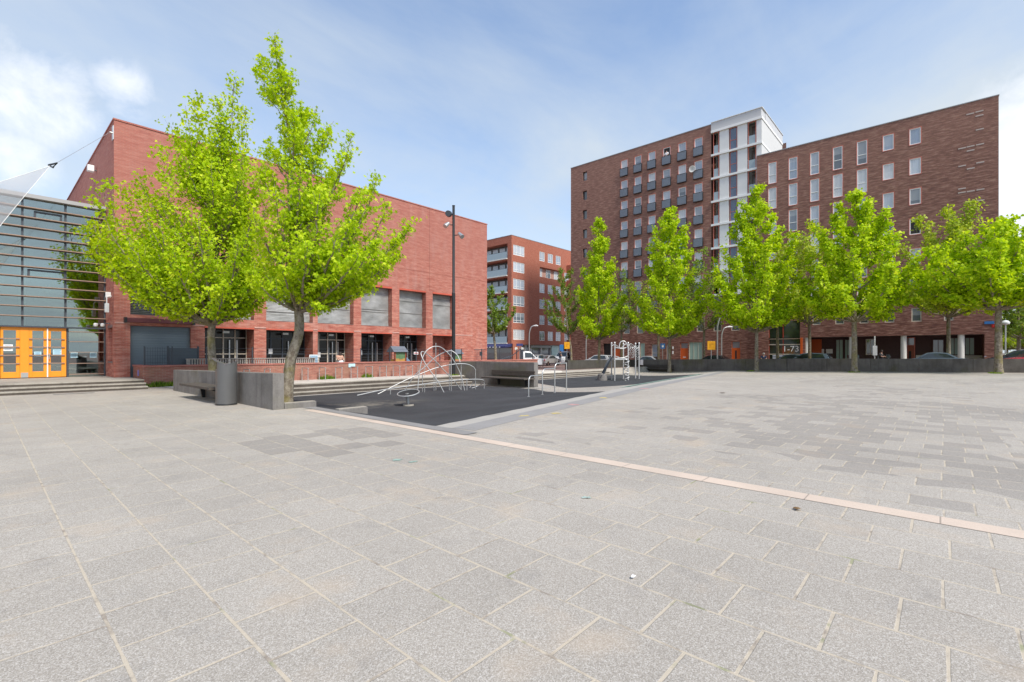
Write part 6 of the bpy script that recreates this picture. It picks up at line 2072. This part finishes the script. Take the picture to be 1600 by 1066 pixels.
# ------------------------------------------------------------------ vehicles
def car(label, x, y, rz, paint, kind='hatch', name='parked_car', cat='car', group='cars parked beyond the concrete wall'):
    o = empty(name, (x, y, zf(x, y)), label, cat, group, rz)
    L, Wd = 4.1, 1.72
    if kind == 'van':
        prof = [(-2.4, .35), (-2.45, 1.0), (-2.3, 2.0), (.75, 2.05), (1.15, 1.95), (1.75, 1.25), (2.35, 1.05), (2.45, .6), (2.4, .35)]
        cabin = None; L = 4.9; Wd = 1.9
        side = [(.55, 1.15), (1.6, 1.2), (1.12, 1.78), (.55, 1.82)]; fr = [(1.82, 1.24), (1.20, 1.9)]
        H = 2.0
    elif kind == 'pickup':
        prof = [(-2.6, .5), (-2.6, .95), (.1, .95), (.1, 1.9), (.35, 2.0), (1.0, 1.95), (1.65, 1.3), (2.3, 1.1), (2.4, .7), (2.35, .4), (0, .4)]
        side = [(.3, 1.25), (1.45, 1.3), (.98, 1.82), (.3, 1.84)]; fr = [(1.72, 1.34), (1.06, 1.93)]
        Wd = 1.9; H = 2.0
    elif kind == 'sedan':
        prof = [(-2.1, .35), (-2.15, .75), (-1.95, .95), (-1.45, 1.0), (-.85, 1.38), (-.2, 1.45), (.35, 1.40), (1.0, .98), (1.8, .86), (2.1, .70), (2.12, .35)]
        side = [(-1.25, 1.02), (.82, 1.0), (.28, 1.34), (-.2, 1.38), (-.78, 1.31)]; fr = [(1.02, 1.0), (.36, 1.42)]
    else:
        prof = [(-1.9, .35), (-1.98, .8), (-1.85, 1.05), (-1.6, 1.42), (-1.2, 1.52), (-.2, 1.55), (.35, 1.48), (1.05, 1.02), (1.7, .9), (1.95, .72), (1.97, .35)]
        side = [(-1.5, 1.06), (.85, 1.04), (.28, 1.42), (-.3, 1.48), (-1.3, 1.44)]; fr = [(1.07, 1.04), (.37, 1.49)]
    hw = Wd / 2
    # body: outline lofted across, narrower towards the roof
    def tw(z): return 1.0 if z < 1.0 else max(.78, 1 - (z - 1.0) * (.36 if kind in ('sedan', 'hatch') else .10))
    mb = MB(); n = len(prof)
    secs = [-1, -.96, .96, 1]
    vs = []
    for s in secs:
        for (px, pz) in prof:
            sh = .96 if abs(s) == 1 else 1.0
            vs.append((px * (1 if abs(s) < 1 else .985), s * hw * tw(pz), (pz - .9) * sh + .9))
    fs = [tuple(range(n))[::-1], tuple(range(3 * n, 4 * n))]
    for i in range(3):
        for k in range(n): fs.append((i * n + k, i * n + (k + 1) % n, (i + 1) * n + (k + 1) % n, (i + 1) * n + k))
    mb.add(vs, fs)
    mb.build('body', paint, o, smooth=True)
    for s in (-1, 1):
        mb = MB()
        P = [(px, s * (hw * tw(pz) + .004), pz) for px, pz in side]
        mb.add(P, [tuple(range(len(P)))])
        mb.build('side_window', M_CARGL, o)
    (fx0, fz0), (fx1, fz1) = fr
    mb = MB(); a0, a1 = hw * tw(fz0) * .9, hw * tw(fz1) * .9
    mb.quad((fx0 + .012, -a0, fz0), (fx0 + .012, a0, fz0), (fx1 + .012, a1, fz1 - .01), (fx1 + .012, -a1, fz1 - .01)); mb.build('windscreen', M_CARGL, o)
    if kind in ('hatch', 'sedan'):
        (rx0, rz0), (rx1, rz1) = (((-1.88, 1.08), (-1.62, 1.40)) if kind == 'hatch' else ((-1.47, 1.01), (-.88, 1.36)))
        mb = MB(); mb.quad((rx0 - .012, -hw * .8, rz0 + .01), (rx0 - .012, hw * .8, rz0 + .01), (rx1 - .012, hw * .72, rz1 + .01), (rx1 - .012, -hw * .72, rz1 + .01)); mb.build('rear_window', M_CARGL, o)
    xr, xf = min(p[0] for p in prof), max(p[0] for p in prof)
    for wx in (xr + .75, xf - .80):
        for s in (-1, 1):
            mb = MB(); mb.lathe((wx, s * (hw - .09), .31), [(.2, -.1), (.31, -.09), (.31, .09), (.2, .1)], 20, 'y'); w_ = mb.build('wheel', M_RUBT, o, smooth=True)
            mb = MB(); mb.lathe((wx, s * (hw - .09) + s * .10, .31), [(.19, -.01), (.19, .01)], 14, 'y'); mb.build('rim', M_CHROME, w_)
    for s in (-1, 1):
        mb = MB(); mb.box(xf - .18, xf + .005, s * hw * .62, s * hw * .9, .66, .78); mb.build('headlight', M_LAMPG, o)
        mb = MB(); mb.box(xr - .01, xr + .12, s * hw * .68, s * hw * .92, .72, .9); mb.build('tail_light', M_TAIL, o)
        mb = MB(); mb.box(fx0 - .35, fx0 - .2, s * (hw + .02), s * (hw + .16), fz0 + .0, fz0 + .12); mb.build('mirror', paint, o)
    if kind == 'pickup':
        mb = MB(); mb.box(.05, .1, -.8, .8, .95, 2.2); mb.tube([(-2.5, 0, 1.0), (-1.0, .1, 1.5), (.0, 0, 2.3)], .05, 6); mb.build('headboard', M_DGREY, o)
    return o
P_W = mat('white car paint', (.72, .73, .74), .25, spec=.6)
P_K = mat('dark car paint', (.02, .024, .03), .2, spec=.7)
P_G = mat('blue grey car paint', (.16, .21, .25), .25, .3, .6)
P_S = mat('silver car paint', (.5, .5, .5), .3, .5)
P_R = mat('red car paint', (.42, .02, .04), .25, spec=.6)
YA = math.radians(90)
def cary(px, X): return atX(px, X)[0]
car('white hatchback roof seen above the wall, left of the climbing frame', 52.5, cary(936, 52.5), YA, P_W)
car('white car roof seen above the wall, right of the climbing frame', 53.5, cary(1012, 53.5), YA, P_W, 'sedan')
car('black car parked under the tall curved lamp', 51.0, cary(1122, 51.0), -YA, P_K, 'sedan')
car('blue grey car in front of the main entrance', 52.0, cary(1236, 52), YA, P_G, 'sedan')
car('second blue grey car, in front of the first white column', 52.0, cary(1262, 52), YA, P_G)
car('grey blue car in front of the rust brown door', 50.5, cary(1458, 50.5), YA, P_G, 'sedan')
car('red car parked at the right edge of the picture', 47.5, cary(1600, 47.5) - .9, YA + .25, P_R)
car('dark car half hidden by the last trunk on the right', 52.5, cary(1566, 52.5) - 1, YA, P_K)
gq = 'vehicles in the street in the gap'
def vy(px, Yp): return atY(px, Yp)[0]
car('white pickup truck with ladder rack behind the wall in the gap', vy(814, 37), 37, math.radians(-38), P_W, 'pickup', 'pickup_truck', 'pickup truck', gq)
car('silver car farthest left in the row before the shops', vy(842, 43), 43, math.radians(10), P_S, 'hatch', group=gq)
car('silver saloon second in the row before the shops', vy(857, 42), 42, math.radians(5), P_S, 'sedan', group=gq)
car('white van under the right yellow sign in the gap', vy(884, 45), 45, math.radians(190), P_W, 'van', 'parked_van', 'van', gq)
car('dark car at the right end of the row in the gap', vy(899, 43), 43, math.radians(180), P_K, 'hatch', group=gq)

def scooter(label, x, y, rz, m=M_BLACK):
    o = empty('motor_scooter', (x, y, zf(x, y)), label, 'scooter', 'scooters parked at the colonnade', rz)
    mb = MB(); mb.prism([(-.75, .35), (-.8, .75), (-.2, .78), (.0, .35), (.3, .3), (.5, .45), (.62, 1.0), (.68, .98), (.6, .3), (.3, .2), (-.4, .2)], 'y', -.14, .14); mb.build('body', m, o, bevel=.03)
    mb = MB(); mb.box(-.78, -.12, -.12, .12, .78, .86); mb.build('saddle', M_BLACK, o, bevel=.03)
    for wx in (-.55, .68):
        mb = MB(); mb.lathe((wx, 0, .24), [(.1, -.05), (.24, -.045), (.24, .045), (.1, .05)], 16, 'y'); mb.build('wheel', M_RUBT, o, smooth=True)
    mb = MB(); mb.tube([(.62, -.32, 1.06), (.66, 0, 1.02), (.62, .32, 1.06)], .022, 6); mb.tube([(.66, 0, .9), (.64, 0, 1.04)], .03, 6); mb.build('handlebar', M_CHROME, o)
    mb = MB(); mb.box(.62, .7, -.16, .16, .98, 1.28); mb.build('windshield', M_PAPER if m is not M_BLACK else M_CARGL, o)
for (px, X, rz, lab) in ((1290, 58.3, .9, 'black scooter farthest left under the arcade'), (1305, 58.3, 1.2, 'black scooter before the green glass panels'), (1338, 58.5, 1.9, 'black scooter right of the second white column'),
                         (1352, 58.3, 1.2, 'dark scooter left of the white pole'), (1384, 58.0, 2.2, 'dark scooter with white fairing beside the rider'), (1398, 58.3, 1.0, 'scooter just left of the third white column')):
    scooter(lab, X, cary(px, X), rz)
def bike(label, x, y, rz):
    o = empty('bicycle', (x, y, zf(x, y)), label, 'bicycle', 'bicycles parked at the colonnade', rz)
    for wx in (-.52, .52):
        mb = MB(); mb.tube([(wx + .33 * math.cos(a * math.pi / 12), 0, .34 + .33 * math.sin(a * math.pi / 12)) for a in range(25)], .02, 5); mb.build('wheel', M_RUBT, o)
    mb = MB(); mb.tube([(-.52, 0, .34), (-.15, 0, .32), (.38, 0, .85), (-.2, 0, .82), (-.15, 0, .32)], .018, 5); mb.tube([(.52, 0, .34), (.36, 0, 1.0)], .018, 5); mb.tube([(-.52, 0, .34), (-.2, 0, .82), (-.22, 0, .92)], .015, 5); mb.build('frame', M_DGREY, o)
    mb = MB(); mb.tube([(.3, -.28, 1.04), (.38, 0, 1.0), (.3, .28, 1.04)], .015, 5); mb.build('handlebar', M_CHROME, o)
    mb = MB(); mb.box(-.36, -.1, -.07, .07, .92, .97); mb.build('saddle', M_BLACK, o, bevel=.02)
bike('bicycle leaning by the white plinth at the right end of the colonnade', 57.8, cary(1547, 57.8), 1.3)
bike('bicycle parked at the foot of the wall by the silver cars', vy(846, 38), 38, .3)

# ------------------------------------------------------------------ people
def person(label, loc, rz, pose, shirt, legs, hair=M_HAIR, grp=None):
    """pose: joint table; body one skinned surface"""
    o = empty('person', loc, label, 'person', grp, rz)
    def skin(name, V, E, R, m, sub=1):
        me = bpy.data.meshes.new(name); me.from_pydata(V, E, [])
        ob = bpy.data.objects.new(name, me); COL.objects.link(ob)
        ob.modifiers.new('s', 'SKIN'); ms = ob.modifiers.new('u', 'SUBSURF'); ms.levels = sub; ms.render_levels = sub
        for i, r in enumerate(R): me.skin_vertices[0].data[i].radius = (r, r)
        me.skin_vertices[0].data[0].use_root = True
        dg = bpy.context.evaluated_depsgraph_get(); bpy.context.view_layer.update()
        me2 = bpy.data.meshes.new_from_object(ob.evaluated_get(bpy.context.evaluated_depsgraph_get()))
        bpy.data.objects.remove(ob); me2.materials.clear(); me2.materials.append(m); me2.shade_smooth(); me2.name = name
        q = bpy.data.objects.new(name, me2); COL.objects.link(q); q.parent = o
        return q
    J = pose
    names = ['pelvis', 'chest', 'neck', 'head', 'crown', 'shL', 'elL', 'haL', 'shR', 'elR', 'haR', 'hiL', 'knL', 'anL', 'toL', 'hiR', 'knR', 'anR', 'toR']
    R = dict(pelvis=.13, chest=.15, neck=.055, head=.095, crown=.08, shL=.06, elL=.042, haL=.035, shR=.06, elR=.042, haR=.035, hiL=.09, knL=.06, anL=.04, toL=.04, hiR=.09, knR=.06, anR=.04, toR=.04)
    E = [('pelvis', 'chest'), ('chest', 'neck'), ('neck', 'head'), ('head', 'crown'), ('chest', 'shL'), ('shL', 'elL'), ('elL', 'haL'), ('chest', 'shR'), ('shR', 'elR'), ('elR', 'haR'),
         ('pelvis', 'hiL'), ('hiL', 'knL'), ('knL', 'anL'), ('anL', 'toL'), ('pelvis', 'hiR'), ('hiR', 'knR'), ('knR', 'anR'), ('anR', 'toR')]
    ix = {n_: i for i, n_ in enumerate(names)}
    skin('body', [J[n_] for n_ in names], [(ix[a], ix[b]) for a, b in E], [R[n_] for n_ in names], M_SKIN)
    ns = ['pelvis', 'chest', 'shL', 'elL', 'shR', 'elR']; i2 = {n_: i for i, n_ in enumerate(ns)}
    skin('shirt', [J[n_] for n_ in ns], [(i2[a], i2[b]) for a, b in (('pelvis', 'chest'), ('chest', 'shL'), ('shL', 'elL'), ('chest', 'shR'), ('shR', 'elR'))], [.16, .18, .085, .065, .085, .065], shirt)
    ns = ['pelvis', 'hiL', 'knL', 'anL', 'hiR', 'knR', 'anR']; i2 = {n_: i for i, n_ in enumerate(ns)}
    skin('trousers', [J[n_] for n_ in ns], [(i2[a], i2[b]) for a, b in (('pelvis', 'hiL'), ('hiL', 'knL'), ('knL', 'anL'), ('pelvis', 'hiR'), ('hiR', 'knR'), ('knR', 'anR'))], [.155, .115, .085, .065, .115, .085, .065], legs)
    c = Vector(J['crown']); h = Vector(J['head']); m_ = MB()
    m_.lathe((c.x - .015, c.y, c.z - .06), [(.09, -.04), (.108, .02), (.095, .09), (.05, .13), (.01, .14)], 14); m_.build('hair', hair, o, smooth=True)
    return o
sit = dict(pelvis=(0, 0, .52), chest=(.02, 0, .92), neck=(.05, 0, 1.14), head=(.09, 0, 1.24), crown=(.10, 0, 1.34), shL=(.03, .19, 1.04), elL=(.14, .25, .82), haL=(.36, .16, .74), shR=(.03, -.19, 1.04), elR=(.14, -.25, .82), haR=(.36, -.16, .74),
           hiL=(.05, .1, .50), knL=(.46, .13, .52), anL=(.46, .13, .08), toL=(.62, .14, .05), hiR=(.05, -.1, .50), knR=(.46, -.13, .52), anR=(.44, -.13, .08), toR=(.6, -.14, .05))
stand = dict(pelvis=(0, 0, .95), chest=(.02, 0, 1.32), neck=(.04, 0, 1.50), head=(.06, 0, 1.60), crown=(.07, 0, 1.70), shL=(.03, .19, 1.42), elL=(.12, .26, 1.16), haL=(.32, .2, 1.05), shR=(.03, -.19, 1.42), elR=(.12, -.26, 1.16), haR=(.32, -.2, 1.05),
             hiL=(0, .1, .9), knL=(.03, .11, .5), anL=(0, .12, .08), toL=(.15, .13, .05), hiR=(0, -.1, .9), knR=(.03, -.11, .5), anR=(0, -.12, .08), toR=(.15, -.13, .05))
Y = cary(1193, 55); zz = zf(55, Y)
person('person with grey hair in navy top and light jeans sitting left of the main entrance', (55, Y, zz + .22), math.radians(200), sit, M_NAVY, M_JEANS, M_GHAIR)
b_ = empty('street_bench', (55, Y, zz), 'plain street bench under the seated person in jeans', 'bench')
mb = MB(); mb.box(-.25, .25, -.9, .9, .52, .60); mb.build('seat', M_WOODD, b_)
for s in (-.7, .6): mb = MB(); mb.box(-.2, .2, s, s + .1, -.1, .52); mb.build('leg', M_CONC, b_)
Y = cary(1376, 57.2)
person('person in black with dark hair sitting on a scooter beside the white pole', (57.2, Y, zf(57.2, Y) + .32), math.radians(250), sit, M_BCLOTH, M_BCLOTH)
scooter('black scooter with its rider, right of the white pole', 57.2, Y, math.radians(250))
u3 = cols[3]
person('person in a white shirt standing at the open balcony door on the top floor', (AX + .02, u3, tops[0] - 2.18), math.radians(180), stand, M_WCLOTH, M_WCLOTH)
X_ = vy(875, 41)
person('person in dark clothes standing in the street in the gap', (X_, 41, -.05), math.radians(-60), stand, M_BCLOTH, M_NAVY)
# child-high figure by the school doors
X_, _ = atY(531, 26.2)
person('small person in a pale top behind the fence at the school doors', (X_, 26.2, .34), math.radians(-90), {k: (v[0] * .7, v[1] * .7, v[2] * .62) for k, v in stand.items()}, mat('peach cloth', (.6, .35, .25), .8), M_WCLOTH)
# satellite dish on a balcony of the tall block
Y = F_Y = Facade('x', AX).u(1084); z = Facade('x', AX).z(1084, 266)
o = empty('satellite_dish', (AX, Y, z), 'pale satellite dish on the brown block beside a balcony of the right column', 'satellite dish')
mb = MB(); mb.tube([(0, 0, 0), (-.5, 0, .0)], .03, 6); mb.build('arm', M_DGREY, o)
mb = MB(); mb.lathe((-.5, 0, 0), [(.03, .12), (.25, .05), (.42, -.05), (.40, -.06), (.2, .03)], 18, 'x'); mb.build('dish', M_OFFW, o, smooth=True)
